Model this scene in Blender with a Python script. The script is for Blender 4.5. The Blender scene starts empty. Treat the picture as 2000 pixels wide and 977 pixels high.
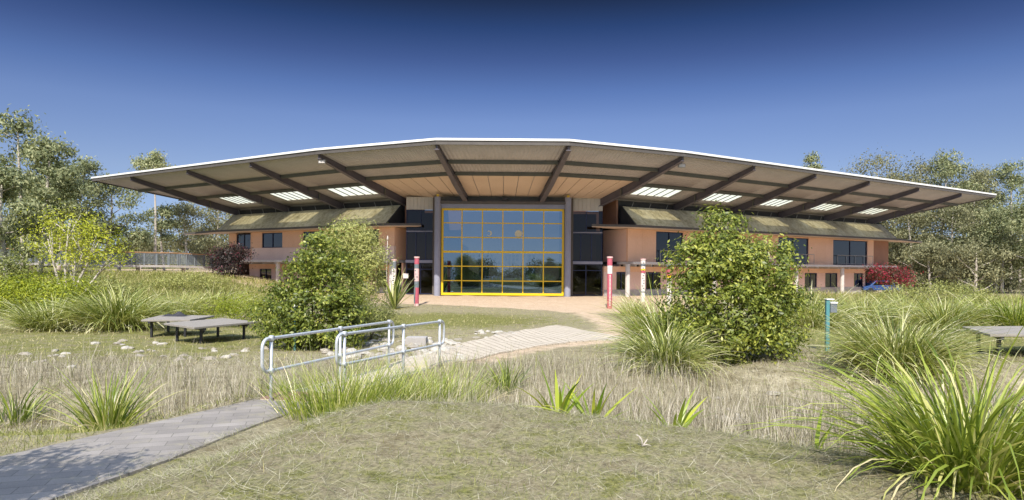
import bpy, math, random
import numpy as np
from mathutils import Vector
R_ = math.radians
scene = bpy.context.scene
COL = scene.collection

# ------------------------------------------------------------------ camera, sky, sun, exposure
F = 1300.0; CX = 1000.0; HY = 525.0; CAMZ = 2.2; ROLL = R_(0.45)
cam_d = bpy.data.cameras.new('camera'); cam = bpy.data.objects.new('camera', cam_d); COL.objects.link(cam)
cam.location = (0, 0, CAMZ); cam.rotation_euler = (R_(90), -ROLL, 0)
cam_d.sensor_width = 36; cam_d.lens = 36*F/2000; cam_d.shift_y = (HY-488.5)/2000
cam_d.clip_start = 0.05; cam_d.clip_end = 3000
scene.camera = cam

SUN_EL, SUN_AZ = 45.0, 186.0        # degrees; azimuth clockwise from +Y: behind the camera, a little to the left
world = bpy.data.worlds.new('World'); scene.world = world; world.use_nodes = True
wn = world.node_tree; wn.nodes.clear()
w_out = wn.nodes.new('ShaderNodeOutputWorld'); w_bg = wn.nodes.new('ShaderNodeBackground')
sky = wn.nodes.new('ShaderNodeTexSky'); sky.sky_type = 'NISHITA'; sky.sun_disc = False
sky.sun_elevation = R_(SUN_EL); sky.sun_rotation = R_(SUN_AZ)
sky.air_density = 1.0; sky.dust_density = 0.35; sky.ozone_density = 2.5; sky.altitude = 60
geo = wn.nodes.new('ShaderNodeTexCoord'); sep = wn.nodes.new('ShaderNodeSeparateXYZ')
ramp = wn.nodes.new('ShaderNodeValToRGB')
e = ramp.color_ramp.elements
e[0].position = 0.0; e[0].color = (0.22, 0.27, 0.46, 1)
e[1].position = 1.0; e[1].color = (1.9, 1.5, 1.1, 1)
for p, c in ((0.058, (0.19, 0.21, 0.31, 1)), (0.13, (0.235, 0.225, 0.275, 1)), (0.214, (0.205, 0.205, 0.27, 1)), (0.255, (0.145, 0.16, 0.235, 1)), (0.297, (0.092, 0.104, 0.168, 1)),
             (0.34, (0.046, 0.064, 0.112, 1)), (0.374, (0.030, 0.036, 0.056, 1)), (0.40, (0.03, 0.036, 0.056, 1)), (0.50, (1.5, 1.2, 1.0, 1))):  # unseen sky above the dark band is brightened, as added fill light
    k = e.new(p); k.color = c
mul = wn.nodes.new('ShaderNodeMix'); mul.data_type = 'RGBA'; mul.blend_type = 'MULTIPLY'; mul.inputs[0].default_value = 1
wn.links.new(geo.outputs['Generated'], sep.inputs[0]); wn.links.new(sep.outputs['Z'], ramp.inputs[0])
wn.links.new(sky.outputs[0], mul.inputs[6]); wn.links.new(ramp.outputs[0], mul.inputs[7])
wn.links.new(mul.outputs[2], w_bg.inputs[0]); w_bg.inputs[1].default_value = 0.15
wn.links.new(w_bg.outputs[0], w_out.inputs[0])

sun_d = bpy.data.lights.new('sun', 'SUN'); sun = bpy.data.objects.new('sun', sun_d); COL.objects.link(sun)
sun_d.energy = 2.6; sun_d.angle = R_(0.5); sun_d.color = (1.0, 0.94, 0.84)
az, el = R_(SUN_AZ), R_(SUN_EL)
sdir = Vector((math.sin(az)*math.cos(el), math.cos(az)*math.cos(el), math.sin(el)))
sun.rotation_euler = sdir.to_track_quat('Z', 'Y').to_euler(); sun.location = (0, -20, 30)
vs = scene.view_settings; vs.view_transform = 'Standard'; vs.look = 'None'; vs.exposure = 1.25; vs.gamma = 1; vs.use_curve_mapping = False

# ------------------------------------------------------------------ helpers
rng = np.random.default_rng(7)

def ray(px, py):
    a, b = px-CX, HY-py
    return (a*math.cos(ROLL)-b*math.sin(ROLL))/F, (a*math.sin(ROLL)+b*math.cos(ROLL))/F
def zat(px, py, D):                       # height seen at that pixel, D metres in front
    return CAMZ + ray(px, py)[1]*D
def xat(px, D, py=HY):
    return ray(px, py)[0]*D
def smooth(t):
    t = np.clip(t, 0, 1); return t*t*(3-2*t)

def tag(o, label=None, cat=None, group=None, kind=None):
    if label: o['label'] = label
    if cat: o['category'] = cat
    if group: o['group'] = group
    if kind: o['kind'] = kind
    return o
def wl(o):
    v = Vector((0, 0, 0))
    while o: v = v + o.location; o = o.parent
    return v
def empty(name, loc, label, cat, group=None):
    o = bpy.data.objects.new(name, None); COL.objects.link(o); o.location = loc; o.empty_display_size = 0.2
    return tag(o, label, cat, group)
def children(o):
    return [c for c in bpy.data.objects if c.parent == o]
def copy_tree(o, parent=None):
    kids = [c for c in COL.objects if c.parent == o]
    c = o.copy(); COL.objects.link(c)
    if parent: c.parent = parent
    for k in kids: copy_tree(k, c)
    return c

def link_mesh(name, me, mat, parent=None, local=False):
    if mat: me.materials.append(mat)
    o = bpy.data.objects.new(name, me); COL.objects.link(o)
    if parent:
        o.parent = parent
        if not local: o.location = -wl(parent)
    return o

class MB:
    def __init__(s): s.v = []; s.f = []
    def add(s, vs, fs):
        n = len(s.v); s.v += [tuple(v) for v in vs]; s.f += [tuple(i+n for i in f) for f in fs]; return s
    def quad(s, a, b, c, d): return s.add((a, b, c, d), ((0, 1, 2, 3),))
    def hexa(s, b, t):                     # bottom ring of 4, top ring of 4
        return s.add(list(b)+list(t), ((3, 2, 1, 0), (4, 5, 6, 7), (0, 1, 5, 4), (1, 2, 6, 5), (2, 3, 7, 6), (3, 0, 4, 7)))
    def box(s, x0, x1, y0, y1, z0, z1):
        return s.hexa(((x0, y0, z0), (x1, y0, z0), (x1, y1, z0), (x0, y1, z0)), ((x0, y0, z1), (x1, y0, z1), (x1, y1, z1), (x0, y1, z1)))
    def prism(s, pts, z0, z1):
        n = len(pts)
        g = lambda z, i: z[i] if isinstance(z, (list, tuple)) else z
        vs = [(p[0], p[1], g(z0, i)) for i, p in enumerate(pts)]+[(p[0], p[1], g(z1, i)) for i, p in enumerate(pts)]
        fs = [tuple(range(n-1, -1, -1)), tuple(range(n, 2*n))]+[(i, (i+1) % n, n+(i+1) % n, n+i) for i in range(n)]
        return s.add(vs, fs)
    def tube(s, pts, r, n=8, caps=True):
        pts = [Vector(p) for p in pts]; m = len(pts)
        rs = r if isinstance(r, (list, tuple)) else [r]*m
        vs = []; ref = None
        for i, p in enumerate(pts):
            t = (pts[min(i+1, m-1)]-pts[max(i-1, 0)]).normalized()
            if ref is None: ref = t.orthogonal().normalized()
            ref = (ref-t*ref.dot(t)).normalized(); b = t.cross(ref)
            for k in range(n):
                a = 2*math.pi*k/n; vs.append(p+(ref*math.cos(a)+b*math.sin(a))*rs[i])
        fs = [(i*n+k, i*n+(k+1) % n, (i+1)*n+(k+1) % n, (i+1)*n+k) for i in range(m-1) for k in range(n)]
        if caps: fs += [tuple(range(n-1, -1, -1)), tuple(range((m-1)*n, m*n))]
        return s.add(vs, fs)
    def lathe(s, c, prof, n=20):
        vs = []; m = len(prof)
        for r, z in prof:
            for k in range(n):
                a = 2*math.pi*k/n; vs.append((c[0]+r*math.cos(a), c[1]+r*math.sin(a), c[2]+z))
        fs = [(i*n+k, i*n+(k+1) % n, (i+1)*n+(k+1) % n, (i+1)*n+k) for i in range(m-1) for k in range(n)]
        fs += [tuple(range(n-1, -1, -1)), tuple(range((m-1)*n, m*n))]
        return s.add(vs, fs)
    def build(s, name, mat, parent=None, local=False, shade=False, bevel=0):
        me = bpy.data.meshes.new(name); me.from_pydata(s.v, [], s.f); me.update()
        if shade:
            me.polygons.foreach_set('use_smooth', [True]*len(me.polygons))
        o = link_mesh(name, me, mat, parent, local)
        if bevel:
            b = o.modifiers.new('bevel', 'BEVEL'); b.width = bevel; b.segments = 2; b.limit_method = 'ANGLE'
        return o

def np_mesh(name, V, Q, tone=None, mat=None, parent=None, local=True):
    """V (n,3), Q (m,k) index array; tone per vertex"""
    me = bpy.data.meshes.new(name); k = Q.shape[1]
    me.vertices.add(len(V)); me.vertices.foreach_set('co', V.astype(np.float32).ravel())
    me.loops.add(Q.size); me.loops.foreach_set('vertex_index', Q.astype(np.int32).ravel())
    me.polygons.add(len(Q)); me.polygons.foreach_set('loop_start', np.arange(0, Q.size, k, dtype=np.int32))
    me.update(calc_edges=True)
    if tone is not None:
        a = me.attributes.new('tone', 'FLOAT', 'POINT'); a.data.foreach_set('value', tone.astype(np.float32))
    return link_mesh(name, me, mat, parent, local)

# ------------------------------------------------------------------ materials
def nodes_of(name):
    m = bpy.data.materials.new(name); m.use_nodes = True; nt = m.node_tree
    return m, nt, nt.nodes['Principled BSDF'], nt.nodes['Material Output']
def noise(nt, scale, detail=5, vec=None, rough=0.6):
    n = nt.nodes.new('ShaderNodeTexNoise'); n.inputs['Scale'].default_value = scale; n.inputs['Detail'].default_value = detail
    n.inputs['Roughness'].default_value = rough
    if vec is not None: nt.links.new(vec, n.inputs['Vector'])
    return n.outputs['Fac']
def ramp_(nt, fac, stops):
    r = nt.nodes.new('ShaderNodeValToRGB'); el = r.color_ramp.elements
    el[0].position, el[0].color = stops[0][0], (*stops[0][1], 1)
    el[1].position, el[1].color = stops[-1][0], (*stops[-1][1], 1)
    for p, c in stops[1:-1]: k = el.new(p); k.color = (*c, 1)
    nt.links.new(fac, r.inputs[0]); return r.outputs[0]
def mix(nt, fac, a, b, mode='MIX'):
    m = nt.nodes.new('ShaderNodeMix'); m.data_type = 'RGBA'; m.blend_type = mode
    for s, v in ((0, fac), (6, a), (7, b)):
        if hasattr(v, 'links'): nt.links.new(v, m.inputs[s])
        elif s == 0: m.inputs[0].default_value = v
        else: m.inputs[s].default_value = (*v, 1)
    return m.outputs[2]
def coords(nt, scale=(1, 1, 1), rot=(0, 0, 0)):
    t = nt.nodes.new('ShaderNodeTexCoord'); mp = nt.nodes.new('ShaderNodeMapping')
    mp.inputs['Scale'].default_value = scale; mp.inputs['Rotation'].default_value = rot
    nt.links.new(t.outputs['Object'], mp.inputs[0]); return mp.outputs[0]
def bump(nt, h, pb, strength=0.3, dist=0.02):
    b = nt.nodes.new('ShaderNodeBump'); b.inputs['Strength'].default_value = strength; b.inputs['Distance'].default_value = dist
    nt.links.new(h, b.inputs['Height']); nt.links.new(b.outputs[0], pb.inputs['Normal'])
def mottled(name, c0, c1, scale=3, rough=0.7, metal=0, stretch=(1, 1, 1), bumps=0.0, fine=40, spec=0.4):
    m, nt, pb, out = nodes_of(name); v = coords(nt, stretch)
    n = noise(nt, scale, 6, v)
    col = ramp_(nt, n, [(0.3, c0), (0.7, c1)])
    f = noise(nt, fine, 3, v); col = mix(nt, 0.35, col, ramp_(nt, f, [(0.3, tuple(x*0.6 for x in c0)), (0.7, tuple(min(1, x*1.2) for x in c1))]))
    nt.links.new(col, pb.inputs['Base Color']); pb.inputs['Roughness'].default_value = rough; pb.inputs['Metallic'].default_value = metal
    pb.inputs['Specular IOR Level'].default_value = spec
    if bumps: bump(nt, f, pb, bumps)
    return m
def foliage(name, stops, rough=0.5, trans=0.3, spec=0.35):
    m, nt, pb, out = nodes_of(name)
    a = nt.nodes.new('ShaderNodeAttribute'); a.attribute_name = 'tone'
    col = ramp_(nt, a.outputs['Fac'], stops)
    nt.links.new(col, pb.inputs['Base Color']); pb.inputs['Roughness'].default_value = rough
    pb.inputs['Specular IOR Level'].default_value = spec
    tr = nt.nodes.new('ShaderNodeBsdfTranslucent'); nt.links.new(mix(nt, 1.0, col, (1.25, 1.2, 0.7), 'MULTIPLY'), tr.inputs[0])
    ms = nt.nodes.new('ShaderNodeMixShader'); ms.inputs[0].default_value = trans
    nt.links.new(pb.outputs[0], ms.inputs[1]); nt.links.new(tr.outputs[0], ms.inputs[2]); nt.links.new(ms.outputs[0], out.inputs[0])
    return m

M = {}
M['terracotta'] = mottled('terracotta_panel', (0.76, 0.46, 0.29), (0.86, 0.55, 0.37), 0.9, 0.75, stretch=(1, 1, 0.35))
M['pink'] = mottled('pink_panel', (0.74, 0.51, 0.41), (0.84, 0.60, 0.50), 0.9, 0.75, stretch=(1, 1, 0.35))
M['pale_pink'] = mottled('pale_pink_panel', (0.78, 0.58, 0.49), (0.86, 0.66, 0.57), 0.9, 0.75, stretch=(1, 1, 0.35))
M['brown_wall'] = mottled('brown_wall', (0.30, 0.15, 0.09), (0.36, 0.19, 0.12), 1.2, 0.75)
M['rafter'] = mottled('rafter_paint', (0.085, 0.075, 0.092), (0.14, 0.125, 0.145), 1.2, 0.55)
M['purlin'] = mottled('purlin_steel', (0.10, 0.10, 0.085), (0.15, 0.145, 0.12), 1.5, 0.6)
M['white'] = mottled('white_fascia', (0.78, 0.78, 0.76), (0.84, 0.84, 0.82), 1, 0.5)
M['gutter'] = mottled('dark_gutter', (0.08, 0.07, 0.065), (0.12, 0.11, 0.10), 2, 0.6)
M['yellow'] = mottled('yellow_paint', (0.76, 0.50, 0.015), (0.82, 0.56, 0.02), 2, 0.4)
M['navy'] = mottled('navy_frame', (0.014, 0.020, 0.06), (0.022, 0.030, 0.085), 2, 0.4)
M['column'] = mottled('blue_grey_column', (0.24, 0.25, 0.32), (0.30, 0.31, 0.38), 1.5, 0.5)
M['slab'] = mottled('pale_concrete', (0.50, 0.47, 0.44), (0.64, 0.61, 0.58), 2, 0.85, bumps=0.2)
M['concrete'] = mottled('concrete', (0.34, 0.32, 0.31), (0.46, 0.44, 0.42), 2, 0.85, bumps=0.2)
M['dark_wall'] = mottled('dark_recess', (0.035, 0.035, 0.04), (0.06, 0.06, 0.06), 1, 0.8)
M['cream'] = mottled('cream_panel', (0.50, 0.47, 0.42), (0.62, 0.59, 0.52), 1.5, 0.7, stretch=(3, 3, 0.5))
M['galv'] = mottled('galvanised_steel', (0.50, 0.53, 0.56), (0.64, 0.67, 0.70), 6, 0.42, metal=0.35)
M['steel'] = mottled('grey_steel', (0.30, 0.30, 0.30), (0.40, 0.40, 0.40), 3, 0.5, metal=0.2)
M['bench'] = mottled('weathered_board', (0.20, 0.18, 0.155), (0.36, 0.33, 0.295), 3, 0.8, stretch=(1, 8, 8), bumps=0.3)
M['black'] = mottled('black_steel', (0.02, 0.02, 0.022), (0.035, 0.035, 0.038), 3, 0.5)
M['rock'] = mottled('pale_rock', (0.34, 0.31, 0.26), (0.56, 0.53, 0.47), 3, 0.9, bumps=0.6, fine=15)
M['rock_brown'] = mottled('brown_rock', (0.22, 0.19, 0.15), (0.44, 0.40, 0.33), 3, 0.9, bumps=0.6, fine=15)
M['red'] = mottled('red_paint', (0.42, 0.07, 0.11), (0.50, 0.12, 0.16), 3, 0.6)
M['pgrey'] = mottled('grey_paint', (0.12, 0.15, 0.17), (0.20, 0.22, 0.24), 3, 0.6)
M['pwhite'] = mottled('white_paint', (0.62, 0.57, 0.52), (0.74, 0.70, 0.66), 4, 0.6)
M['ppink'] = mottled('pink_paint', (0.68, 0.42, 0.40), (0.74, 0.50, 0.46), 4, 0.6)
M['pblack'] = mottled('black_paint', (0.02, 0.02, 0.02), (0.05, 0.05, 0.05), 4, 0.6)
M['pgreen'] = mottled('green_paint', (0.05, 0.30, 0.16), (0.08, 0.36, 0.2), 4, 0.6)
M['teal'] = mottled('teal_paint', (0.07, 0.24, 0.26), (0.11, 0.30, 0.32), 4, 0.5)
M['bark_pale'] = mottled('pale_bark', (0.36, 0.31, 0.26), (0.62, 0.57, 0.50), 1.5, 0.85, stretch=(1, 1, 0.3))
M['bark'] = mottled('brown_bark', (0.14, 0.11, 0.085), (0.26, 0.21, 0.17), 3, 0.9, stretch=(1, 1, 0.3))
M['soil'] = mottled('dark_soil', (0.07, 0.05, 0.035), (0.13, 0.09, 0.06), 3, 0.95)
M['rust'] = mottled('rusty_plate', (0.20, 0.12, 0.09), (0.28, 0.17, 0.13), 3, 0.85)
M['timber'] = mottled('timber_rail', (0.30, 0.17, 0.09), (0.40, 0.25, 0.14), 3, 0.7)
M['carblue'] = mottled('blue_car_paint', (0.02, 0.06, 0.20), (0.03, 0.08, 0.25), 2, 0.25)
M['cloth'] = mottled('dark_cloth', (0.02, 0.02, 0.025), (0.05, 0.05, 0.06), 6, 0.9)
M['inside'] = mottled('interior', (0.10, 0.085, 0.07), (0.14, 0.12, 0.10), 1, 0.8)
M['disc'] = mottled('pale_disc', (0.60, 0.58, 0.42), (0.66, 0.63, 0.48), 3, 0.6)
M['reddish'] = mottled('red_earth', (0.36, 0.20, 0.12), (0.44, 0.27, 0.17), 3, 0.95)

def soffit_mat():
    m, nt, pb, out = nodes_of('corrugated_soffit'); v = coords(nt)
    n = noise(nt, 0.7, 6, v); f = noise(nt, 9, 4, v)
    col = ramp_(nt, n, [(0.25, (0.35, 0.325, 0.335)), (0.5, (0.42, 0.395, 0.405)), (0.75, (0.48, 0.45, 0.46))])
    col = mix(nt, 0.3, col, ramp_(nt, f, [(0.3, (0.28, 0.25, 0.25)), (0.7, (0.50, 0.46, 0.46))]))
    a = nt.nodes.new('ShaderNodeAttribute'); a.attribute_name = 'along'
    mt = nt.nodes.new('ShaderNodeMath'); mt.operation = 'MULTIPLY'; mt.inputs[1].default_value = 2*math.pi/0.30
    nt.links.new(a.outputs['Fac'], mt.inputs[0])
    sn = nt.nodes.new('ShaderNodeMath'); sn.operation = 'SINE'; nt.links.new(mt.outputs[0], sn.inputs[0])
    nt.links.new(col, pb.inputs['Base Color']); pb.inputs['Roughness'].default_value = 0.55
    bump(nt, sn.outputs[0], pb, 0.75, 0.025); return m
M['soffit'] = soffit_mat()
M['lining'] = mottled('lining_board', (0.58, 0.44, 0.34), (0.68, 0.53, 0.42), 0.5, 0.65)

def skylight_mat():
    m, nt, pb, out = nodes_of('translucent_sheet')
    tr = nt.nodes.new('ShaderNodeBsdfTranslucent'); tr.inputs[0].default_value = (0.95, 0.92, 0.70, 1)
    df = nt.nodes.new('ShaderNodeBsdfDiffuse'); df.inputs[0].default_value = (0.7, 0.7, 0.6, 1)
    ms = nt.nodes.new('ShaderNodeMixShader'); ms.inputs[0].default_value = 0.12
    nt.links.new(tr.outputs[0], ms.inputs[1]); nt.links.new(df.outputs[0], ms.inputs[2])
    cl = nt.nodes.new('ShaderNodeBsdfTransparent'); cl.inputs[0].default_value = (0.95, 0.92, 0.68, 1)
    m2 = nt.nodes.new('ShaderNodeMixShader'); m2.inputs[0].default_value = 0.3
    nt.links.new(ms.outputs[0], m2.inputs[1]); nt.links.new(cl.outputs[0], m2.inputs[2]); nt.links.new(m2.outputs[0], out.inputs[0])
    return m
M['skylight'] = skylight_mat()

def mansard_mat():
    m, nt, pb, out = nodes_of('lichen_stained_sheet')
    n = noise(nt, 0.9, 7, coords(nt, (1, 1, 0.5)), 0.7); s = noise(nt, 2.4, 5, coords(nt, (1.6, 1.6, 0.22)), 0.7)
    f = noise(nt, 14, 4, coords(nt))
    col = ramp_(nt, n, [(0.36, (0.26, 0.205, 0.11)), (0.5, (0.66, 0.57, 0.37)), (0.66, (0.85, 0.80, 0.64))])
    col = mix(nt, 0.5, col, ramp_(nt, s, [(0.35, (0.20, 0.17, 0.09)), (0.52, (0.66, 0.59, 0.41)), (0.68, (0.88, 0.85, 0.72))]))
    col = mix(nt, 0.25, col, ramp_(nt, f, [(0.35, (0.12, 0.11, 0.06)), (0.65, (0.36, 0.34, 0.24))]))
    nt.links.new(col, pb.inputs['Base Color']); pb.inputs['Roughness'].default_value = 0.85; bump(nt, f, pb, 0.25); return m
M['mansard'] = mansard_mat()

def glass_mat(name, tint, refl):
    m, nt, pb, out = nodes_of(name)
    g = nt.nodes.new('ShaderNodeBsdfGlossy'); g.inputs['Roughness'].default_value = 0.0; g.inputs['Color'].default_value = (0.52, 0.76, 0.98, 1) if refl > 0.1 else (0.9, 0.9, 0.9, 1)
    t = nt.nodes.new('ShaderNodeBsdfTransparent'); t.inputs[0].default_value = (*tint, 1)
    ms = nt.nodes.new('ShaderNodeMixShader')
    lw = nt.nodes.new('ShaderNodeLayerWeight'); lw.inputs['Blend'].default_value = 0.12
    mr = nt.nodes.new('ShaderNodeMapRange'); mr.inputs[3].default_value = refl; mr.inputs[4].default_value = 0.9
    nt.links.new(lw.outputs['Facing'], mr.inputs[0]); nt.links.new(mr.outputs[0], ms.inputs[0])
    nt.links.new(t.outputs[0], ms.inputs[1]); nt.links.new(g.outputs[0], ms.inputs[2]); nt.links.new(ms.outputs[0], out.inputs[0])
    return m
M['glass'] = glass_mat('curtain_glass', (0.18, 0.22, 0.25), 0.25)
M['darkglass'] = glass_mat('window_glass', (0.10, 0.10, 0.10), 0.028)

def paver_mat():
    m, nt, pb, out = nodes_of('grey_pavers'); v = coords(nt, (1, 1, 1), (0, 0, R_(-18)))
    b = nt.nodes.new('ShaderNodeTexBrick'); nt.links.new(v, b.inputs['Vector'])
    b.inputs['Scale'].default_value = 1.0; b.inputs['Brick Width'].default_value = 0.42; b.inputs['Row Height'].default_value = 0.21
    b.inputs['Mortar Size'].default_value = 0.006; b.inputs['Mortar Smooth'].default_value = 0.3; b.inputs['Bias'].default_value = 0.0
    b.inputs['Color1'].default_value = (0.215, 0.19, 0.165, 1); b.inputs['Color2'].default_value = (0.32, 0.285, 0.25, 1); b.inputs['Mortar'].default_value = (0.11, 0.095, 0.07, 1)
    n = noise(nt, 2.2, 6, v); f = noise(nt, 70, 3, v)
    col = mix(nt, 0.6, b.outputs['Color'], ramp_(nt, n, [(0.3, (0.6, 0.58, 0.56)), (0.7, (1.1, 1.1, 1.12))]), 'MULTIPLY')
    col = mix(nt, ramp_(nt, noise(nt, 5, 5, v), [(0.52, (0, 0, 0)), (0.72, (0.7, 0.7, 0.7))]), col, (0.30, 0.265, 0.17))
    col = mix(nt, 0.2, col, ramp_(nt, f, [(0.3, (0.15, 0.15, 0.15)), (0.7, (0.5, 0.5, 0.5))]))
    nt.links.new(col, pb.inputs['Base Color']); pb.inputs['Roughness'].default_value = 0.85
    bump(nt, b.outputs['Fac'], pb, -0.5, 0.01); return m
M['pavers'] = paver_mat()

def ground_mat():
    m, nt, pb, out = nodes_of('meadow_ground'); v = coords(nt)
    n1 = noise(nt, 0.35, 6, v, 0.65); n2 = noise(nt, 2.2, 6, v, 0.7); n3 = noise(nt, 22, 5, v, 0.75); n4 = noise(nt, 90, 3, v, 0.7)
    dry = ramp_(nt, n2, [(0.3, (0.20, 0.17, 0.10)), (0.5, (0.345, 0.31, 0.215)), (0.7, (0.53, 0.48, 0.36))])
    grn = ramp_(nt, n3, [(0.3, (0.13, 0.145, 0.045)), (0.7, (0.26, 0.25, 0.09))])
    sand = ramp_(nt, n2, [(0.3, (0.54, 0.41, 0.30)), (0.7, (0.66, 0.53, 0.41))])
    def att(nm, k):
        a = nt.nodes.new('ShaderNodeAttribute'); a.attribute_name = nm
        ad = nt.nodes.new('ShaderNodeMath'); ad.operation = 'MULTIPLY_ADD'; ad.inputs[1].default_value = 1.0
        sb = nt.nodes.new('ShaderNodeMath'); sb.operation = 'MULTIPLY_ADD'; sb.inputs[1].default_value = k; sb.inputs[2].default_value = -k/2
        nt.links.new(n2, sb.inputs[0]); nt.links.new(a.outputs['Fac'], ad.inputs[0]); nt.links.new(sb.outputs[0], ad.inputs[2])
        return ramp_(nt, ad.outputs[0], [(0.35, (0, 0, 0)), (0.65, (1, 1, 1))])
    col = mix(nt, att('green', 1.6), dry, grn)
    col = mix(nt, att('sand', 0.8), col, sand)
    col = mix(nt, 0.75, col, ramp_(nt, n3, [(0.3, (0.30, 0.27, 0.23)), (0.55, (1.0, 1.0, 0.95)), (0.75, (1.3, 1.25, 1.15))]), 'MULTIPLY')
    col = mix(nt, 0.35, col, ramp_(nt, n4, [(0.3, (0.4, 0.38, 0.34)), (0.7, (1.4, 1.35, 1.25))]), 'MULTIPLY')
    nt.links.new(col, pb.inputs['Base Color']); pb.inputs['Roughness'].default_value = 0.95; pb.inputs['Specular IOR Level'].default_value = 0.15
    bump(nt, n3, pb, 0.5, 0.05); return m
M['ground'] = ground_mat()

M['lomandra'] = foliage('strap_leaf', [(0.0, (0.05, 0.095, 0.010)), (0.4, (0.17, 0.235, 0.028)), (0.72, (0.34, 0.40, 0.06)), (0.9, (0.55, 0.54, 0.20)), (1.0, (0.74, 0.66, 0.40))], 0.36, 0.28, 0.5)
M['pale_lomandra'] = foliage('pale_strap_leaf', [(0.0, (0.055, 0.095, 0.012)), (0.35, (0.19, 0.235, 0.045)), (0.65, (0.40, 0.43, 0.12)), (0.88, (0.60, 0.58, 0.28)), (1.0, (0.80, 0.76, 0.52))], 0.33, 0.25, 0.55)
M['lily'] = foliage('lily_leaf', [(0.0, (0.105, 0.195, 0.018)), (0.6, (0.300, 0.390, 0.038)), (1.0, (0.600, 0.600, 0.075))], 0.35, 0.3, 0.5)
M['bright_leaf'] = foliage('bright_leaf', [(0.0, (0.075, 0.11, 0.018)), (0.5, (0.22, 0.265, 0.042)), (1.0, (0.50, 0.51, 0.10))], 0.42, 0.3, 0.45)
M['olive_leaf'] = foliage('olive_leaf', [(0.0, (0.091, 0.116, 0.035)), (0.5, (0.231, 0.256, 0.072)), (1.0, (0.462, 0.465, 0.160))], 0.5, 0.28)
M['lime_leaf'] = foliage('lime_leaf', [(0.0, (0.125, 0.175, 0.015)), (0.5, (0.300, 0.350, 0.025)), (1.0, (0.550, 0.562, 0.062))], 0.5, 0.35)
M['gum_leaf'] = foliage('gum_leaf', [(0.0, (0.090, 0.116, 0.061)), (0.5, (0.225, 0.254, 0.128)), (1.0, (0.450, 0.455, 0.255))], 0.6, 0.25, 0.15)
M['grey_gum_leaf'] = foliage('grey_gum_leaf', [(0.0, (0.095, 0.10, 0.055)), (0.5, (0.205, 0.21, 0.115)), (1.0, (0.37, 0.355, 0.20))], 0.6, 0.25, 0.15)
M['purple_leaf'] = foliage('purple_leaf', [(0.0, (0.02, 0.016, 0.018)), (0.88, (0.06, 0.045, 0.04)), (1.0, (0.16, 0.03, 0.05))], 0.5, 0.2)
M['red_leaf'] = foliage('red_leaf', [(0.0, (0.06, 0.05, 0.025)), (0.45, (0.13, 0.05, 0.04)), (0.6, (0.36, 0.02, 0.06)), (1.0, (0.52, 0.035, 0.09))], 0.5, 0.3)
M['straw'] = foliage('straw_blade', [(0.0, (0.11, 0.095, 0.065)), (0.5, (0.37, 0.33, 0.25)), (0.85, (0.66, 0.61, 0.51)), (0.9, (0.19, 0.22, 0.06)), (1.0, (0.32, 0.34, 0.12))], 0.7, 0.2, 0.2)
M['litter'] = foliage('cut_straw', [(0.0, (0.10, 0.09, 0.06)), (0.35, (0.25, 0.23, 0.155)), (0.7, (0.43, 0.40, 0.29)), (0.83, (0.66, 0.62, 0.50)), (0.87, (0.15, 0.18, 0.065)), (1.0, (0.27, 0.29, 0.11))], 0.7, 0.15, 0.2)
M['green_blade'] = foliage('short_grass', [(0.0, (0.130, 0.163, 0.039)), (0.5, (0.286, 0.299, 0.091)), (0.75, (0.442, 0.403, 0.169)), (1.0, (0.650, 0.559, 0.351))], 0.6, 0.25, 0.2)

# ------------------------------------------------------------------ terrain
PATH_L = [(-8.4, 3.0), (-6.9, 5.4), (-5.7, 7.45), (-4.75, 9.4), (-4.15, 10.75)]
PATH_R = [(-5.7, 2.9), (-4.42, 5.4), (-3.80, 7.35), (-3.45, 9.1), (-3.06, 10.45)]
PATH_C = [((a[0]+b[0])/2, (a[1]+b[1])/2) for a, b in zip(PATH_L, PATH_R)]
WALK_L = [(-2.95, 15.1), (-2.35, 18.2), (-1.0, 22.6), (0.6, 26.6), (1.95, 29.0)]
WALK_R = [(-1.75, 15.3), (-1.1, 16.4), (0.1, 19.2), (1.9, 21.6), (4.1, 23.3)]
def dist_poly(x, y, pts):
    d = np.full(np.shape(x), 1e9)
    for (ax, ay), (bx, by) in zip(pts[:-1], pts[1:]):
        t = np.clip(((x-ax)*(bx-ax)+(y-ay)*(by-ay))/((bx-ax)**2+(by-ay)**2), 0, 1)
        d = np.minimum(d, np.hypot(x-ax-t*(bx-ax), y-ay-t*(by-ay)))
    return d
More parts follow.
